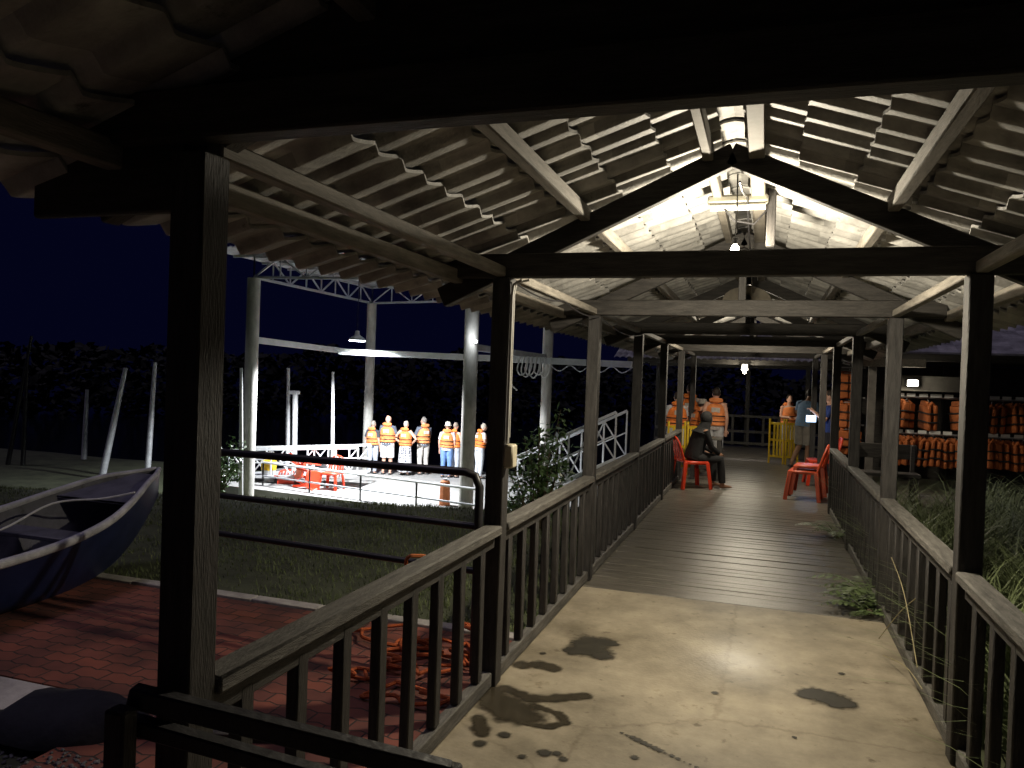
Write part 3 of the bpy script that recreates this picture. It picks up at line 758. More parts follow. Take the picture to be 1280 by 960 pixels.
# black pipe fence on the grass edge
t = thing('pipe_fence', 'black three-rail pipe fence between the paving and the grass bank', 'fence', (-2.6, 4.4, -.1))
A_, B_ = V((-3.98, 4.565, 0)), V((-1.617, 4.357, 0)); d = (B_ - A_).normalized()
for nm, z in (('rail', .80), ('rail', .53)):
    mb = MB(); mb.tube([A_ + V((0, 0, z)), B_ + V((0, 0, z))], .021, 10); mb.build(nm, BLACKPIPE, t)
mb = MB(); mb.tube([A_ + V((0, 0, 1.105)), B_ - d * .10 + V((0, 0, 1.125)), B_ - d * .03 + V((0, 0, 1.105)), B_ + V((0, 0, 1.04)), B_ + V((0, 0, .5)), B_ + V((0, 0, -.2))], .026, 12); mb.build('frame_pipe', BLACKPIPE, t)
mb = MB(); mb.tube([A_ + V((0, 0, 1.105)), A_ + V((0, 0, -.2))], .026, 12); mb.build('post', BLACKPIPE, t)

# ------------------------------------------------------------------ boat on the left
bt = thing('fishing_boat', 'blue open fibreglass boat with pale gunwale lying beside the brick paving', 'boat', (-5.53, 3.5, -.12))
st = [(.6, .60, .32, -.08, .40), (2.5, .68, .31, -.1, .45), (3.6, .69, .32, -.1, .45), (4.3, .665, .355, -.1, .42), (4.8, .60, .43, -.09, .34), (5.2, .47, .54, -.05, .22), (5.55, .30, .645, .06, .10), (5.8, .15, .68, .25, .04), (5.97, .03, .705, .44, .01)]
def dense(a):
    out = []
    for i in range(len(a) - 1):
        p0, p1, p2, p3 = a[max(0, i - 1)], a[i], a[i + 1], a[min(len(a) - 1, i + 2)]
        for k in range(4):
            u = k / 4; out.append(tuple(.5 * (2 * q1 + (q2 - q0) * u + (2 * q0 - 5 * q1 + 4 * q2 - q3) * u * u + (3 * q1 - q0 - 3 * q2 + q3) * u ** 3) for q0, q1, q2, q3 in zip(p0, p1, p2, p3)))
    return out + [a[-1]]
st = dense(st)
def hull(off, zoff):
    bm = bmesh.new(); rows = []
    for (y, hb, zg, zk, bb) in st:
        row = []
        for s in (-1, 1):
            seg = []
            for k in range(7):
                u = k / 6; x = bb + (hb - bb) * (u ** .75); z = zk + (zg - zk) * u
                seg.append((s * max(.004, x - off), z + zoff * (1 - u)))
            row += seg[::-1] if s < 0 else seg
        rows.append([bm.verts.new((-5.53 + x, y, z)) for x, z in row])
    for a, b in zip(rows, rows[1:]):
        for i in range(len(a) - 1): bm.faces.new((a[i], a[i + 1], b[i + 1], b[i]))
    bm.faces.new(rows[0])
    return bm
for off, zo, nm, m in ((0, 0, 'hull', BLUEHULL), (.035, .05, 'inner_skin', GREYHULL)):
    q = MB(); q.bm.free(); q.bm = hull(off, zo); q.build(nm, m, bt, angle=50)
for s in (-1, 1):
    mb = MB(); mb.tube([(-5.53 + s * (hb - .012), y, zg + .0) for (y, hb, zg, zk, bb) in st], [.034 - .014 * max(0, (y - 4.8)) / 1.2 for (y, *_) in st], 10); mb.build('gunwale', GUNW, bt)
for y in (2.2, 3.7, 4.75):
    mb = MB(); mb.box((-5.53, y, .22 + (.08 if y > 4.5 else 0)), (1.12 if y < 4.5 else .92, .26, .035)); mb.build('thwart', GREYHULL, bt)
mb = MB(); n = [(-5.53 - .40, 5.22, .52), (-5.53 + .40, 5.22, .52), (-5.53 + .10, 5.82, .675), (-5.53 - .10, 5.82, .675)]
f = [V(p) for p in n]; mb.quad(*f); mb.quad(*[p - V((0, 0, .02)) for p in f[::-1]]); mb.build('foredeck', GREYHULL, bt)
rope('boat_rope', 'thin white rope drooping inside the blue boat', [[(-5.05, 5.2, .62), (-5.3, 5.1, .56), (-5.62, 4.9, .52), (-5.7, 4.5, .36), (-5.8, 4.0, .28), (-6.1, 3.7, .30)]], .009, RP)

# orange rope heap on the paving
rnd = random.Random(21); pl = []
for k in range(11):
    cx, cy = rnd.gauss(-2.03, .17), rnd.gauss(4.2, .34); r0 = rnd.uniform(.06, .2); ph = rnd.uniform(0, 6.3); zz = -.085 + .005 * k * rnd.random()
    pl.append([(cx + r0 * math.cos(ph + a * .7) * 1.1 + rnd.gauss(0, .05), cy + r0 * math.sin(ph + a * .7) * (.75) + rnd.gauss(0, .05), zz + .045 * rnd.random()) for a in range(10)])
rope('mooring_rope', 'tangled heap of orange mooring rope on the brick paving behind the balustrade', pl, .0115, mat('orange_rope', (.36, .075, .018), .85, .45, 18, .9, 140))
rope('loose_cord', 'short orange cord looped over the black pipe fence', [[(-2.10, 4.44, .32), (-2.08, 4.34, .55), (-2.02, 4.38, .575), (-1.96, 4.42, .55), (-1.90, 4.44, .42)]], .012, ORANGE_OLD, 'cord')

# ------------------------------------------------------------------ plants
def leaf(bm, c, d, nrm, L_, w):
    d = d.normalized(); x = d.cross(nrm).normalized()
    bm.faces.new([bm.verts.new(p) for p in (c, c + d * L_ * .45 + x * w * .5, c + d * L_, c + d * L_ * .45 - x * w * .5)])
def bush(label, base, h, wr, nl, L_, seed, m=LEAF):
    rnd = random.Random(seed); t = thing('bush', label, 'bush', base, 0)
    st_ = MB(); lf = MB(); B = V(base)
    for k in range(17):
        a = rnd.uniform(0, 6.28); rr = wr * rnd.uniform(.25, 1); tip = B + V((math.cos(a) * rr, math.sin(a) * rr, h * rnd.uniform(.5, 1)))
        mid = B.lerp(tip, .5) + V((rnd.gauss(0, .05), rnd.gauss(0, .05), .08))
        st_.tube([B + V((rnd.gauss(0, .05), rnd.gauss(0, .05), 0)), mid, tip], [.014, .009, .004], 5)
        for i in range(nl):
            u = rnd.uniform(.25, 1.03); p = (B.lerp(mid, u * 2) if u < .5 else mid.lerp(tip, u * 2 - 1)) + V((rnd.gauss(0, .07), rnd.gauss(0, .07), rnd.gauss(0, .05)))
            d = V((rnd.gauss(0, 1), rnd.gauss(0, 1), rnd.gauss(.1, .7))); leaf(lf.bm, p, d, V((rnd.gauss(0, .5), rnd.gauss(0, .5), 1)), L_ * rnd.uniform(.6, 1.2), L_ * .42)
    st_.build('stem', STEM, t); lf.build('foliage', m, t, smooth=False, fixn=False)
bush('leafy green bush behind the balustrade in front of the white gangway', (-2.60, 9.1, -.35), 1.70, .42, 74, .105, 4)
bush('small leafy bush with white flecks beside the left dock column', (-10.3, 12.7, -1.0), 1.25, .55, 46, .13, 8)
bush('low scrubby bush at the dock corner below the gangway', (-3.6, 11.6, -.6), .5, .4, 30, .09, 9)

def blades(name, label, pts, hmin, hmax, w, droop, m, seed, seg=3):
    rnd = random.Random(seed); bm = bmesh.new()
    for (x, y, z) in pts:
        h = rnd.uniform(hmin, hmax); a = rnd.uniform(0, 6.28); dx, dy = math.cos(a), math.sin(a); b = rnd.uniform(.3, 1) * droop * h; ww = w * rnd.uniform(.6, 1.2)
        prev = None
        for k in range(seg + 1):
            u = k / seg; c = V((x + dx * b * u * u, y + dy * b * u * u, z + h * (u - .35 * droop * u * u * u))); s = V((-dy, dx, 0)) * ww * (1 - u) * .5
            cur = (bm.verts.new(c - s), bm.verts.new(c + s)) if k < seg else (bm.verts.new(c),)
            if prev: bm.faces.new((prev[0], prev[1], *cur[::-1]))
            prev = cur
    me = bpy.data.meshes.new(name); bm.to_mesh(me); bm.free(); me.materials.append(m)
    o = struct(link(name, me, smooth=False), 'stuff'); o['label'] = label
    return o
rnd = random.Random(31); P = []
while len(P) < 42000:
    x = -1.6 - 9.5 * rnd.random() ** 1.15; y = rnd.uniform(5.16, 12.2)
    if noise.noise((x * 1.3, y * 1.3, 9)) + rnd.random() * .9 > .1: P.append((x, y, gz(x, y) - .01))
blades('lawn_grass', 'short patchy grass on the bank beyond the kerb', P, .035, .10, .012, .8, GRASSB, 1, 2)
P = []
for c in range(800):
    cx, cy = rnd.uniform(1.15, 6.2), rnd.uniform(3.2, 12.5)
    if cy > 11.2 and cx < 2.6: continue
    if cx > 1.15 + (cy - 1.5) * .42: continue
    k = rnd.randint(12, 34)
    P += [(cx + rnd.gauss(0, .07), cy + rnd.gauss(0, .07), -.27) for _ in range(k)]
blades('tall_grass', 'tall arching unkempt grass beside the right balustrade', P, .55, 1.3, .026, .95, mat('tall_grass_blade', (.15, .185, .085), .5, .5, 2.5), 2, 5)
def fern(label, base, n, L_, seed):
    rnd = random.Random(seed); t = thing('fern_plant', label, 'fern', base, 0, 'ferns growing through the deck edge'); B = V(base); fr = MB(); cr_ = MB()
    cr_.zloft([(B.x, B.y, B.z - .01, .035, .035), (B.x, B.y, B.z + .04, .02, .02)], 8); cr_.build('crown', STEM, t)
    for k in range(n):
        a = 6.28 * k / n + rnd.uniform(-.3, .3); l = L_ * rnd.uniform(.6, 1.1); up_ = rnd.uniform(.5, 1.1)
        pts = [B + V((math.cos(a) * l * u, math.sin(a) * l * u, l * up_ * (u - .75 * u * u))) for u in [i / 8 for i in range(9)]]
        fr.tube(pts, [.004 - .0004 * i for i in range(9)], 4)
        for i in range(1, 9):
            d = pts[i] - pts[i - 1]; sd2 = V((-math.sin(a), math.cos(a), 0)); ll = l * .26 * math.sin(math.pi * (i / 9) ** .8)
            for s in (-1, 1): leaf(fr.bm, pts[i], sd2 * s + d.normalized() * .5 + V((0, 0, -.2)), V((0, 0, 1)), ll, ll * .42)
    fr.build('frond', LEAFY, t, smooth=False, fixn=False)
fern('bushy green fern at the deck edge beside the second right post', (.90, 6.78, .0), 26, .46, 1)
fern('small sprig of fern on the cement edge in front of the second right post', (.82, 6.4, .0), 14, .36, 2)
fern('small fern further along the right edge of the boardwalk', (.84, 9.5, .0), 14, .45, 3)
rope('dry_stalk', 'dry reed stalks leaning through the right-hand balustrade', [[(.80, 5.75, .02), (.86, 5.4, .30), (.90, 5.1, .48)], [(.78, 5.4, .02), (.84, 5.0, .10), (.86, 4.6, .12)], [(.88, 5.9, .55), (.87, 5.3, .45), (.86, 4.75, .18)]], .003, mat('dry_reed', (.3, .26, .15), .8, .2, 9), 'stalks')

# ------------------------------------------------------------------ plastic chairs
def plastic_chair(label, m, loc, rz, group=None):
    """stacking chair, facing local +y"""
    t = thing('plastic_chair', label, 'chair', (0, 0, 0), 0, group)
    mb = MB(); mb.box((0, 0, .435), (.42, .42, .028), bev=.013); mb.box((0, .205, .415), (.40, .03, .05), bev=.012); mb.box((-.205, 0, .42), (.025, .40, .04)); mb.box((.205, 0, .42), (.025, .40, .04)); mb.build('seat', m, t)
    for sx in (-1, 1):
        for sy in (-1, 1):
            mb = MB(); p0 = V((sx * .19, sy * .185, .43)); p1 = V((sx * .235, sy * .24, 0))
            for dx, dy, w, d in ((0, sy * .018, .07, .012), (sx * .026, 0, .012, .06)):
                mb.bar(p0 + V((dx, dy, 0)), p1 + V((dx * .8, dy * .8, 0)), w, d, .004, (0, 1, 0))
            mb.build('leg', m, t)
    pts = []
    for k in range(15):
        a = math.pi * k / 14
        z = .44 + .40 * math.sin(a) ** .42; pts.append((-.205 * math.cos(a) * (.92 + .08 * math.sin(a)), -.20 - .13 * (z - .44) / .40, z))
    mb = MB(); mb.tube(pts, .019, 8); mb.build('back_frame', m, t)
    for x in (-.12, -.04, .04, .12):
        mb = MB(); top = .44 + .40 * (1 - (abs(x) / .205) ** 2) ** .21 - .01
        mb.bar((x, -.205, .44), (x * 1.05, -.20 - .13 * (top - .44) / .40, top), .042, .010, .003, (0, 1, 0)); mb.build('slat', m, t)
    t.location = loc; t.rotation_euler = (0, 0, rz)
    return t
GC = 'red plastic chairs'
ch = plastic_chair('red slatted plastic chair under the seated person in black', REDPL, (-1.10, 12.85, .0), R(-60), GC)
sc_ = plastic_chair('faded red plastic chair, lower one of the stacked pair on the right', REDPL2, (.62, 12.5, .0), R(82), GC)
dup(sc_, (.70, 12.52, .085), (0, 0, R(82)), 'faded red plastic chair nested on top of the stacked pair', GC)
dup(ch, (.98, 14.5, 0), (0, 0, R(95)), 'red plastic chair behind the stacked pair beside the glowing screen', GC)
dup(ch, (-10.45, 17.25, DZ), (0, 0, R(185)), 'bright red plastic chair standing on the dock', GC)
dup(ch, (-11.35, 17.3, DZ + .22), (R(88), R(12), R(70)), 'bright red plastic chair tipped on its side on the dock', GC)
dup(ch, (-11.1, 17.5, DZ + .28), (R(-70), R(20), R(150)), 'bright red plastic chair leaning upside down against the tipped one', GC)
dup(ch, (-11.75, 17.1, DZ + .02), (R(-92), 0, R(30)), 'bright red plastic chair lying on its back at the dock edge', GC)

# ------------------------------------------------------------------ yellow folding barriers, table, bench
def barrier(label, x, y, rz, ang, group):
    t = thing('folding_barrier', label, 'barrier', (0, 0, 0), 0, group)
    for s in (-1, 1):
        mb = MB(); d = V((s * math.cos(ang), math.sin(ang), 0)); w = .34
        for u in (0.03, w): mb.box(d * u + V((0, 0, .49)), (.035, .035, .98 if u > .1 else 1.0), Matrix.Rotation(math.atan2(d.y, d.x), 3, 'Z'))
        for z in (.16, .52, .88): mb.bar(d * .03 + V((0, 0, z)), d * w + V((0, 0, z)), .02, .05)
        for u in (.10, .17, .24): mb.box(d * u + V((0, -.012, .52)), (.045, .012, .70), Matrix.Rotation(math.atan2(d.y, d.x), 3, 'Z'))
        mb.build('panel', YELLOW, t)
    t.location = (x, y, 0); t.rotation_euler = (0, 0, rz)
    return t
GB = 'yellow folding barriers'
bar_ = barrier('yellow slatted folding barrier standing beside the man in the blue shirt', .46, 17.75, R(8), R(28), GB)
dup(bar_, (-1.34, 14.5, 0), (0, 0, R(20)), 'yellow folding barrier standing behind the seated person in black', GB)
t = thing('small_table', 'small dark wooden table to the right of the seated person', 'table', (-.95, 14.2, 0))
mb = MB(); mb.box((-.95, 14.2, .73), (.55, .5, .04)); mb.build('table_top', RAILCAP, t)
for sx in (-1, 1):
    for sy in (-1, 1):
        mb = MB(); mb.box((-.95 + sx * .22, 14.2 + sy * .2, .355), (.07, .07, .71)); mb.build('leg', WOOD_Z, t)
mb = MB(); mb.box((-.95, 14.0, .22), (.38, .04, .07)); mb.build('stretcher', WOOD_X, t)
t = thing('bench', 'grey wooden bench behind the right-hand balustrade', 'bench', (1.7, 12.6, 0))
mb = MB(); mb.box((1.75, 12.6, .46), (.9, .36, .05)); mb.build('seat', WOOD_X, t)
mb = MB(); mb.box((1.75, 12.83, .78), (.9, .04, .22)); mb.build('backrest', WOOD_X, t)
for x in (1.36, 2.14):
    mb = MB(); mb.box((x, 12.5, .215), (.06, .06, .43)); mb.box((x, 12.80, .44), (.06, .05, .88)); mb.build('leg', WOOD_X, t)

# ------------------------------------------------------------------ life-jacket hut on the right
ht = thing('storage_hut', 'dark open-fronted timber hut full of hanging life jackets', 'hut', (3.4, 15.4, 0))
for x in (1.72, 3.30, 4.9):
    for y in (14.25, 16.6):
        mb = MB(); mb.box((x, y, 1.1), (.12, .12, 2.2 if x < 4 else 2.2)); mb.build('post', WOOD_Z if y > 15 else mat('hut_post_wood', (.12, .11, .10), .7, .3, 5), ht)
for y in (14.25, 16.6):
    mb = MB(); mb.box((3.3, y, 2.26), (3.6, .09, .12)); mb.build('beam', WOOD_X, ht)
mb = MB(); mb.box((3.3, 16.72, 1.1), (3.4, .04, 2.2)); mb.build('back_wall', WOOD_X, ht)
mb = MB(); mb.box((3.3, 15.4, -.03), (3.5, 2.7, .06)); mb.build('floor', DECK, ht)
for s in (-1, 1):
    mb = MB(); mb.bar((1.45, 15.42 + s * .02, 2.95), (1.45, 15.42 + s * 1.75, 2.28), .04, .05)
    b0 = [V((x, 15.42 + s * .0, 2.98)) for x in (1.3, 5.3)]; b1 = [V((x, 15.42 + s * 1.8, 2.30)) for x in (1.3, 5.3)]
    mb.quad(b0[0], b0[1], b1[1], b1[0]); u = V((0, 0, .03)); mb.quad(b0[0] + u, b1[0] + u, b1[1] + u, b0[1] + u); mb.quad(b1[0], b1[1], b1[1] + u, b1[0] + u)
    mb.build('roof_slope', TILE, ht)
mb = MB(); mb.box((2.52, 14.32, 1.83), (1.1, .03, .26)); mb.build('sign_board', mat('blank_board', (.15, .14, .12), .7, .3, 4), ht)
mb = MB(); mb.box((2.0, 14.1, 2.16), (1.0, .03, .14)); mb.build('fascia', PLATE, ht)
t = thing('flood_lamp', 'glaring floodlight fixed on the front of the life-jacket hut', 'floodlight', (2.33, 14.1, 1.82))
mb = MB(); mb.box((2.33, 14.24, 1.84), (.22, .10, .15), bev=.02); mb.build('housing', BLACKPIPE, t)
mb = MB(); mb.box((2.33, 14.18, 1.83), (.15, .03, .10), bev=.02); mb.build('lens', emis('flood_glow', (1, .93, .74), 45), t)
lamp('flood_light', t, (2.33, 14.08, 1.80), 2.6, (1, .9, .72), .06)
# racks
TAG = mat('white_size_tag', (.75, .75, .72), .6, .1)
def rack(label, x0, x1, y):
    t = thing('clothes_rack', label, 'rack', (x0, y, 0), 0, 'racks in the life-jacket hut')
    for z in (1.60, .98):
        mb = MB(); mb.tube([(x0, y, z), (x1, y, z)], .018, 8); mb.build('hanging_rail', GALV, t)
        mb = MB()
        k = 0; x = x0 + .12
        while x < x1 - .16:
            mb.box((x, y - .07, z + .035), (.13 if k % 3 else .17, .008, .055), bev=0); x += .19; k += 1
        mb.build('number_tag', TAG, t)
    for x in (x0, x1):
        mb = MB(); mb.tube([(x, y, 0), (x, y, 1.64)], .022, 8); mb.build('upright', GALV, t)
rack('steel rack of life jackets under the floodlight', 2.05, 3.16, 14.55)
rack('steel rack of life jackets at the far right of the hut', 3.48, 4.78, 14.62)

def jacket_mesh(m):
    """hanging life vest, z=0 at the hook, wide along x"""
    mb = MB()
    for s in (-1, 1):
        for (z, h) in ((-.135, .15), (-.285, .13), (-.42, .13)): mb.box((s * .105, -.045, z - .01), (.19, .062, h), bev=.022)
    for (z, h) in ((-.30, .15), (-.44, .12)): mb.box((0, .05, z), (.40, .055, h), bev=.022)
    mb.box((0, .05, -.15), (.36, .055, .13), bev=.022)
    for s in (-1, 1): mb.tube([(s * .12, -.04, -.08), (s * .125, .0, -.035), (s * .12, .05, -.10)], .03, 8)
    mb.box((0, .06, -.055), (.25, .05, .09), bev=.02)
    return mb
jb = None
def jacket(loc, rot, label, group, sc_=1):
    global jb
    if jb is None:
        t = thing('life_jacket', label, 'life jacket', (0, 0, 0), 0, group)
        jacket_mesh(ORANGE).build('float_panel', ORANGE_OLD, t)
        mb = MB(); 
        for z in (-.215, -.36): mb.box((0, .0, z), (.425, .175, .022), bev=.004)
        mb.build('belt', BLACKSTRAP, t)
        mb = MB(); mb.tube([(0, 0, .03), (.03, 0, .02), (.02, 0, -.01), (-.10, 0, -.045), (.10, 0, -.045), (.02, 0, -.01)], .005, 5); mb.build('hanger', GALV, t)
        jb = t; t.location = loc; t.rotation_euler = rot; return t
    return dup(jb, loc, rot, label, group)
rnd = random.Random(77)
for x0, x1, y, nm in ((2.13, 3.12, 14.55, 'rack under the floodlight'), (3.58, 4.74, 14.62, 'far right rack')):
    for z, rw in ((1.58, 'upper'), (.96, 'lower')):
        x = x0
        while x < x1:
            if rnd.random() > (.22 if z > 1 else .06) or x > 3.4:
                jacket((x, y + rnd.uniform(-.05, .05), z + rnd.uniform(-.03, .0)), (rnd.uniform(-.08, .08), rnd.uniform(-.1, .1), R(90) + rnd.uniform(-.6, .5)), f'orange life jacket hanging edge-on in the {rw} row of the {nm}', f'life jackets in the {rw} row of the {nm}')
            x += rnd.uniform(.145, .18)
for k, (x, y, z, a) in enumerate(((4.30, 14.25, 1.22, .3), (4.42, 14.2, 1.14, .7), (4.2, 14.15, 1.05, -.2), (4.36, 14.12, .92, .5))):
    jacket((x, y, z), (R(14), R([-18, 22, -8, 12][k]), a), ['bright orange life jacket, topmost of the bundle at the right edge', 'bright orange life jacket tilted right in the bundle at the right edge', 'bright orange life jacket on the left of the bundle at the right edge', 'bright orange life jacket lowest in the bundle at the right edge'][k], 'bundle of life jackets at the right edge')
for k, (x, z, a) in enumerate(((1.42, 2.02, .1), (1.44, 1.50, -.2), (1.46, 1.02, .1))):
    jacket((x, 14.9, z), (0, 0, a), ['orange life jacket hanging highest on the hut\'s left post', 'orange life jacket hanging in the middle on the hut\'s left post', 'orange life jacket hanging lowest on the hut\'s left post'][k], 'life jackets hung on the left post of the hut')
mb = MB(); mb.tube([(1.3, 14.94, 2.08), (1.7, 14.94, 2.08)], .015, 6); mb.tube([(1.3, 14.94, 1.55), (1.7, 14.94, 1.55)], .015, 6); mb.tube([(1.3, 14.94, 1.06), (1.7, 14.94, 1.06)], .015, 6); mb.build('peg', GALV, ht)

# ------------------------------------------------------------------ people
def remesh(mb, voxel):
    me = bpy.data.meshes.new('tmp'); mb.bm.normal_update(); mb.bm.to_mesh(me); mb.bm.free()
    o = bpy.data.objects.new('tmp', me); COL.objects.link(o)
    md = o.modifiers.new('r', 'REMESH'); md.mode = 'VOXEL'; md.voxel_size = voxel
    sm = o.modifiers.new('s', 'SMOOTH'); sm.iterations = 2; sm.factor = .5
    dg = bpy.context.evaluated_depsgraph_get(); ev = o.evaluated_get(dg)
    out = bpy.data.meshes.new_from_object(ev)
    bpy.data.objects.remove(o); bpy.data.meshes.remove(me)
    return out


def limb(mb, pts, radii, n=10): mb.tube(pts, radii, n)


STAND = dict(hip=(0, 0, .90), chest=(0, .0, 1.33), neck=(0, -.01, 1.44), head=(0, .015, 1.59),
             lh=(-.09, 0, .88), lk=(-.10, .02, .47), la=(-.105, -.02, .08), rh=(.09, 0, .88), rk=(.10, .02, .47), ra=(.105, -.02, .08),
             ls=(-.175, -.01, 1.375), le=(-.235, -.03, 1.10), lw=(-.235, .06, .86), rs=(.175, -.01, 1.375), re=(.235, -.03, 1.10), rw=(.235, .06, .86))
HIPS = dict(le=(-.39, -.06, 1.16), lw=(-.19, .07, 1.00), re=(.39, -.06, 1.16), rw=(.19, .07, 1.00))
FRONT = dict(le=(-.22, .05, 1.12), lw=(-.12, .26, 1.12), re=(.22, .05, 1.12), rw=(.12, .26, 1.12))
PHONE = dict(le=(-.21, .08, 1.13), lw=(-.08, .27, 1.28), re=(.21, .08, 1.13), rw=(.08, .27, 1.28))
SIT = dict(hip=(0, 0, .53), chest=(0, .12, .93), neck=(0, .17, 1.04), head=(0, .24, 1.17),
           lh=(-.10, .04, .51), lk=(-.13, .44, .50), la=(-.12, .42, .09), rh=(.10, .04, .51), rk=(.13, .44, .50), ra=(.14, .48, .09),
           ls=(-.175, .14, .975), le=(-.22, .22, .72), lw=(-.10, .42, .60), rs=(.175, .14, .975), re=(.22, .22, .72), rw=(.10, .42, .60))


def person(label, loc, rz, h=1.7, pose=None, top=None, sleeve=True, legs='shorts', legcol=(.5, .5, .5), vest=True, hair=(.03, .02, .015), hat=None,
           skin=SKIN, group=None, w=1.0, turn=0., legmat=None, shoes=(.05, .05, .05), sit=False, vestmat=None, headscarf=None):
    J = dict(SIT if sit else STAND); J.update(pose or {}); J = {k: V(v) for k, v in J.items()}
    t = thing('person', label, 'person', (0, 0, 0), 0, group)
    hip, chest, neck, head = J['hip'], J['chest'], J['neck'], J['head']
    sp = (chest - hip).normalized(); X = V((1, 0, 0)); Yv = sp.cross(X) * -1
    Yv = V((0, sp.z, -sp.y))
    def tor(u, rx, ry, off=0): return (hip.lerp(chest, u) + Yv * off, rx * w, ry * w, X, Yv)
    b = MB()
    b.loft([tor(-.14, .10, .08), tor(-.05, .165, .115), tor(.12, .165, .115), tor(.42, .145, .10), tor(.7, .16, .108), tor(.95, .175, .10), tor(1.12, .14, .075), tor(1.22, .07, .06)], 16)
    b.tube([chest + sp * .05, neck, neck.lerp(head, .5)], [.062, .055, .052], 10)
    RT = Matrix.Rotation(turn, 3, 'Z'); hd = (head - neck).normalized()
    b.ball(head, (.074, .092, .112), RT, 18)
    b.ball(head + RT @ V((0, .03, -.055)), (.056, .062, .06), RT, 12)
    b.tube([head + RT @ V((0, .085, .02)), head + RT @ V((0, .108, -.022)), head + RT @ V((0, .088, -.03))], [.010, .016, .012], 8)   # nose
    b.tube([head + RT @ V((-.022, .083, -.058)), head + RT @ V((.022, .083, -.058))], .010, 6)                                # lips
    for s in (-1, 1): b.ball(head + RT @ V((s * .077, -.005, -.01)), (.012, .022, .034), RT, 8)                               # ears
    for s in 'lr':
        limb(b, [J[s + 'h'], J[s + 'h'].lerp(J[s + 'k'], .5), J[s + 'k'], J[s + 'k'].lerp(J[s + 'a'], .3), J[s + 'a']], [.088 * w, .075 * w, .055, .056, .037], 12)
        f = J[s + 'a']; b.loft([(f + V((0, -.05, -.045)), .034, .032, X, V((0, 0, 1))), (f + V((0, .04, -.045)), .04, .036, X, V((0, 0, 1))), (f + V((0, .13, -.055)), .045, .022, X, V((0, 0, 1))), (f + V((0, .18, -.06)), .03, .013, X, V((0, 0, 1)))], 12)
        limb(b, [chest.lerp(J[s + 's'], .7), J[s + 's'], J[s + 's'].lerp(J[s + 'e'], .4), J[s + 'e'], J[s + 'e'].lerp(J[s + 'w'], .3), J[s + 'w']], [.06, .055, .048, .039, .04, .028], 10)
        d = (J[s + 'w'] - J[s + 'e']).normalized(); wv = J[s + 'w']
        b.tube([wv, wv + d * .04, wv + d * .085], [.028, .036, .034], 8)
    me = remesh(b, .0155)
    # fingers
    fb = MB(); fb.bm.from_mesh(me); bpy.data.meshes.remove(me)
    for s in 'lr':
        d = (J[s + 'w'] - J[s + 'e']).normalized(); wv = J[s + 'w']; sd2 = d.cross(V((0, 0, 1)))
        if sd2.length < .3: sd2 = V((0, 1, 0))
        sd2.normalize(); nn = sd2.cross(d).normalized()
        for k, ln in enumerate((.062, .072, .068, .052)):
            o = wv + d * .075 + sd2 * (.026 - .0175 * k)
            fb.tube([o, o + d * ln * .5 - nn * .006, o + d * ln * .85 - nn * .024, o + d * ln * .9 - nn * .04], [.009, .0085, .0075, .006], 6)
        o = wv + d * .03 + sd2 * .028
        fb.tube([o, o + sd2 * .025 + d * .03, o + sd2 * .022 + d * .06 - nn * .012], [.011, .010, .007], 6)
    fb.build('body', skin, t, fixn=False)
    # hair, hat or scarf
    if headscarf:
        q = MB(); q.ball(head + V((0, -.012, .005)), (.094, .108, .128), None, 16); q.loft([(head + V((0, -.02, -.06)), .09, .09, X, V((0, 1, 0))), (neck + V((0, 0, -.01)), .118, .115, X, V((0, 1, 0))), (chest + sp * .0, .235, .155, X, Yv)], 16)
        for v in q.bm.verts:
            if v.co.y > head.y + .07 and v.co.z > head.z - .1: v.co.y = head.y + .07
        q.build('headscarf', headscarf, t)
    elif hair:
        q = MB(); q.ball(head + RT @ V((0, -.014, .022)), (.083, .092, .105), RT, 16)
        for v in q.bm.verts:
            l = RT.transposed() @ (v.co - head)
            if l.y > .045: l.y = .045 + (l.y - .045) * .3; v.co = head + RT @ l
            if l.z < -.045: v.co.z = head.z - .045
        q.build('hair', cloth(hair, .6), t)
    if hat:
        q = MB(); hc = head + V((0, -.005, 0))
        q.zloft([(hc.x, hc.y, hc.z + .03, .125, .135), (hc.x, hc.y, hc.z + .042, .093, .11), (hc.x, hc.y, hc.z + .10, .088, .104), (hc.x, hc.y, hc.z + .135, .07, .085), (hc.x, hc.y, hc.z + .142, .03, .04)], 18); q.build('hat', cloth(hat), t)
    # shirt
    if top:
        q = MB(); q.loft([tor(-.10, .180, .13), tor(.12, .182, .13), tor(.42, .166, .12), tor(.7, .178, .125), tor(.95, .19, .115), tor(1.10, .155, .09), tor(1.19, .085, .072)], 18)
        for s in 'lr':
            if sleeve:
                e = J[s + 's'].lerp(J[s + 'e'], .72) if sleeve != 'long' else J[s + 'e']
                pts = [chest.lerp(J[s + 's'], .75), J[s + 's'], e]; rr = [.07, .066, .06]
                if sleeve == 'long': pts.append(J[s + 'e'].lerp(J[s + 'w'], .93)); rr = [.07, .066, .054, .042]
                q.tube(pts, rr, 10)
        q.build('shirt', cloth(top), t)
    # lower garment
    q = MB(); lm = legmat or cloth(legcol)
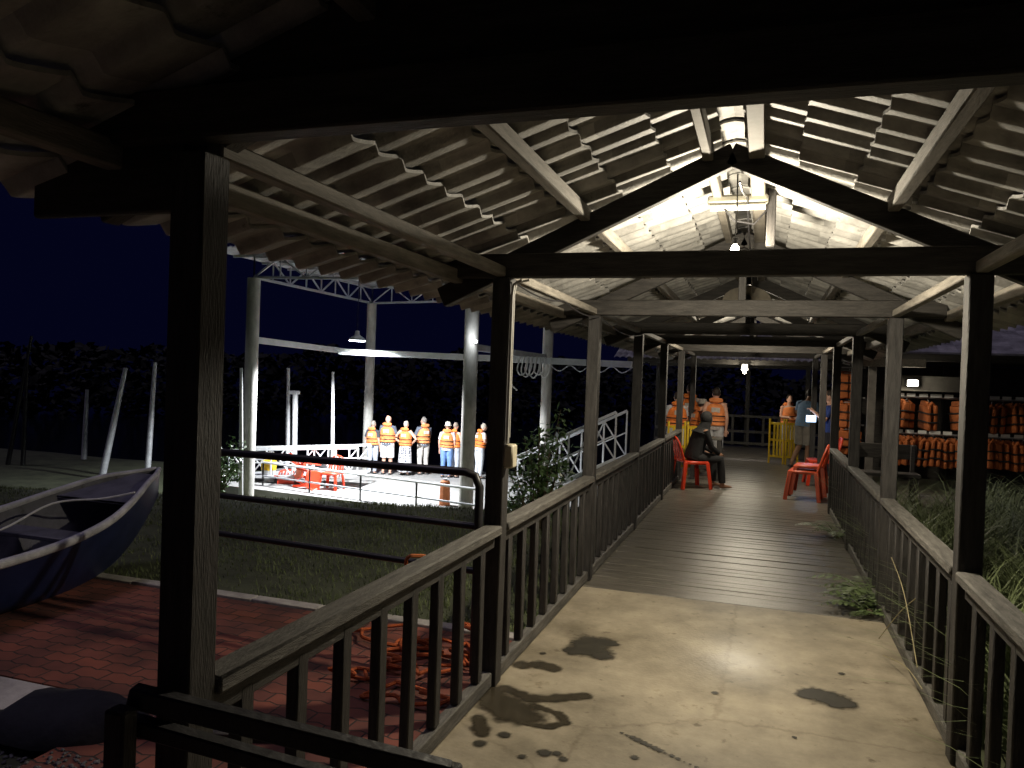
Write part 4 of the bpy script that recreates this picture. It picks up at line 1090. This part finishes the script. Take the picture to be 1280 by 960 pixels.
    if legs == 'skirt':
        q.loft([tor(.16, .168, .125), tor(-.05, .19, .14), (V((hip.x, hip.y, .6)), .21, .17, X, V((0, 1, 0))), (V((hip.x, hip.y, .13)), .235, .20, X, V((0, 1, 0)))], 20); q.build('skirt', lm, t)
    else:
        q.loft([tor(.18, .172, .122), tor(.0, .184, .13), tor(-.12, .15, .12), tor(-.17, .08, .07)], 16)
        for s in 'lr':
            k, hh, a = J[s + 'k'], J[s + 'h'], J[s + 'a']
            if legs == 'shorts': q.tube([hh + (hh - k) * .06, hh.lerp(k, .5), hh.lerp(k, .93)], [.105 * w, .102 * w, .098 * w], 12)
            else: q.tube([hh + (hh - k) * .06, hh.lerp(k, .5), k, k.lerp(a, .5), k.lerp(a, .97)], [.105 * w, .094 * w, .073, .066, .058], 12)
        q.build('shorts' if legs == 'shorts' else 'trousers', lm, t)
    if shoes:
        for s in 'lr':
            q = MB(); f = J[s + 'a']; q.loft([(f + V((0, -.062, -.05)), .036, .030, X, V((0, 0, 1))), (f + V((0, .05, -.052)), .045, .032, X, V((0, 0, 1))), (f + V((0, .14, -.058)), .05, .024, X, V((0, 0, 1))), (f + V((0, .195, -.064)), .034, .015, X, V((0, 0, 1)))], 12); q.build('shoe', cloth(shoes, .6), t)
    if vest:
        f_ = random.uniform(0, 1); vm = vestmat or mat('vest_nylon', (.80, .20 + .10 * f_, .03 + .08 * f_), .7, .18, 10, .6, 22)
        q = MB(); q.loft([tor(.10, .192, .160), tor(.13, .206, .172), tor(.40, .200, .168), tor(.43, .192, .158), tor(.46, .200, .168), tor(.66, .205, .170), tor(.69, .196, .16), tor(.72, .203, .168), tor(.98, .178, .150), tor(1.10, .135, .122), tor(1.15, .08, .08)], 22)
        q.loft([(chest + sp * .075 + Yv * -.075, .095, .04, X, Yv), (chest + sp * .10 + Yv * -.085, .135, .052, X, Yv), (chest + sp * .145 + Yv * -.088, .14, .05, X, Yv), (chest + sp * .175 + Yv * -.08, .10, .035, X, Yv)], 16)
        vo = q.build('life_vest', vm, t)
        for u in (.30, .56) if not sit else (.3,):
            q = MB(); q.loft([tor(u - .025, .208, .175), tor(u + .025, .208, .175)], 22); q.build('belt', BLACKSTRAP, vo)
        q = MB(); a = hip.lerp(chest, .84) - Yv * (.157 * w); q.box(a, (.17, .014, .10), Matrix((X, Yv, sp)).transposed(), .004); q.build('back_patch', cloth((.55, .50, .46)), vo)
    k = h / 1.70
    t.location = loc; t.rotation_euler = (0 if sit else random.uniform(-.02, .03), 0 if sit else random.uniform(-.03, .03), rz); t.scale = (k, k, k)
    return t


GD = 'people in life vests on the dock'
WH = (.62, .61, .62)
person('person in orange life vest and pale blue jeans, leftmost of the dock group', (-11.08, 20.55, DZ), R(-5), 1.58, dict(le=(-.30, .02, 1.12), lw=(-.16, .18, 1.0)), (.05, .055, .07), True, 'trousers', (.42, .46, .55), hair=(.28, .24, .2), group=GD, w=1.08)
person('tall person in orange life vest and white shorts turning his head right on the dock', (-10.63, 20.62, DZ), R(8), 1.76, dict(le=(-.25, .05, 1.12), lw=(-.17, .22, 1.02), re=(.27, .03, 1.12), rw=(.24, .22, 1.0)), (.10, .12, .16), True, 'shorts', WH, hair=None, group=GD, turn=R(-30), w=1.12)
person('person with hands on hips in a long dotted white skirt on the dock', (-10.10, 20.75, DZ), R(0), 1.62, HIPS, (.55, .42, .36), False, 'skirt', legmat=dotted((.66, .66, .68), (.10, .10, .13)), hair=(.4, .36, .3), group=GD, w=1.0)
person('person in orange life vest and cream trousers standing side-on on the dock', (-9.72, 21.2, DZ), R(52), 1.74, dict(le=(-.24, .1, 1.12), lw=(-.15, .26, 1.02), re=(.23, .06, 1.1), rw=(.17, .24, .98), head=(0, .035, 1.58)), (.12, .14, .18), True, 'trousers', (.60, .57, .53), hair=(.22, .2, .18), group=GD, turn=R(20))
person('person in a white sun hat and blue trousers on the dock', (-8.86, 20.95, DZ), R(12), 1.63, None, (.62, .62, .66), True, 'trousers', (.16, .28, .55), hair=(.2, .15, .1), hat=(.72, .68, .58), group=GD, w=1.1)
person('person in orange life vest half hidden behind the thick front dock column', (-8.66, 21.1, DZ), R(-20), 1.63, FRONT, (.5, .4, .36), False, 'trousers', (.45, .48, .56), hair=(.25, .2, .16), group=GD)
person('stooping person in pale shirt and white trousers at the right end of the dock', (-7.95, 21.3, DZ), R(-40), 1.66, dict(chest=(0, .07, 1.31), neck=(0, .09, 1.42), head=(0, .15, 1.555), ls=(-.175, .06, 1.355), rs=(.175, .06, 1.355), **FRONT), (.60, .50, .46), True, 'trousers', (.55, .58, .62), hair=(.45, .4, .33), group=GD, w=1.05)
GF = 'people in life vests at the far end of the boardwalk'
person('person in orange life vest and white shorts standing alone beside the small table', (-.93, 15.5, 0), R(6), 1.62, None, (.42, .36, .34), False, 'shorts', (.5, .5, .52), group=GF, skin=SKIN, w=1.0)
person('person in orange life vest leaning at the railing left of the far left posts', (-1.62, 15.2, 0), R(18), 1.52, FRONT, (.5, .5, .52), True, 'shorts', (.55, .55, .57), group=GF, hair=(.03, .02, .018), w=1.08)
person('person in orange life vest mostly hidden between the far left posts', (-1.50, 16.3, 0), R(0), 1.68, FRONT, (.3, .3, .3), True, 'trousers', (.08, .08, .1), group=GF)
person('person in orange life vest and pale cap bending near the small table', (-1.28, 16.0, 0), R(-55), 1.40, dict(chest=(0, .09, 1.30), neck=(0, .12, 1.41), head=(0, .2, 1.54), ls=(-.175, .08, 1.345), rs=(.175, .08, 1.345), **FRONT), (.3, .1, .06), True, 'trousers', (.1, .1, .12), hat=(.45, .42, .38), group=GF)
person('seated person in black clothes and headscarf on the red chair', (-1.07, 12.87, 0), R(-62), 1.62, dict(head=(.02, .22, 1.19)), (.012, .012, .013), 'long', 'trousers', (.014, .014, .015), vest=False, sit=True, hair=None, headscarf=cloth((.013, .013, .014)), skin=SKIN_D, shoes=None, w=1.12)
person('person in a blue shirt and grey shorts bending over beside the yellow barrier', (.80, 17.2, 0), R(-35), 1.72, dict(chest=(0, .07, 1.31), neck=(0, .10, 1.42), head=(0, .17, 1.54), ls=(-.175, .06, 1.355), rs=(.175, .06, 1.355), lk=(-.13, .08, .47), la=(-.18, -.12, .08), **FRONT), (.13, .22, .34), True, 'shorts', (.24, .22, .19), vest=False, skin=SKIN_D, w=1.12)
person('person in dark top lit by the glowing screen behind the right posts', (1.12, 15.32, 0), R(88), 1.66, PHONE, (.03, .06, .25), True, 'trousers', (.03, .03, .04), vest=False, skin=SKIN, w=1.0)
person('person in orange life vest facing the blue-shirted man behind the yellow barrier', (.55, 19.0, 0), R(195), 1.50, FRONT, (.5, .42, .38), False, 'shorts', (.3, .3, .32), group=GF, hair=(.03, .02, .015))
# the glowing screen
t = thing('tablet_screen', 'glowing blue-white screen held by the person behind the right posts', 'screen', (.84, 15.3, 1.15))
mb = MB(); mb.box((.84, 15.3, 1.12), (.20, .012, .14), Matrix.Rotation(R(18), 3, 'Z')); mb.build('casing', BLACKPIPE, t)
mb = MB(); mb.box((.838, 15.291, 1.12), (.18, .006, .12), Matrix.Rotation(R(18), 3, 'Z'), 0); mb.build('panel', emis('screen_glow', (.45, .7, 1), 3.0), t)
lamp('screen_light', t, (.82, 15.2, 1.12), 1.6, (.45, .65, 1), .08)
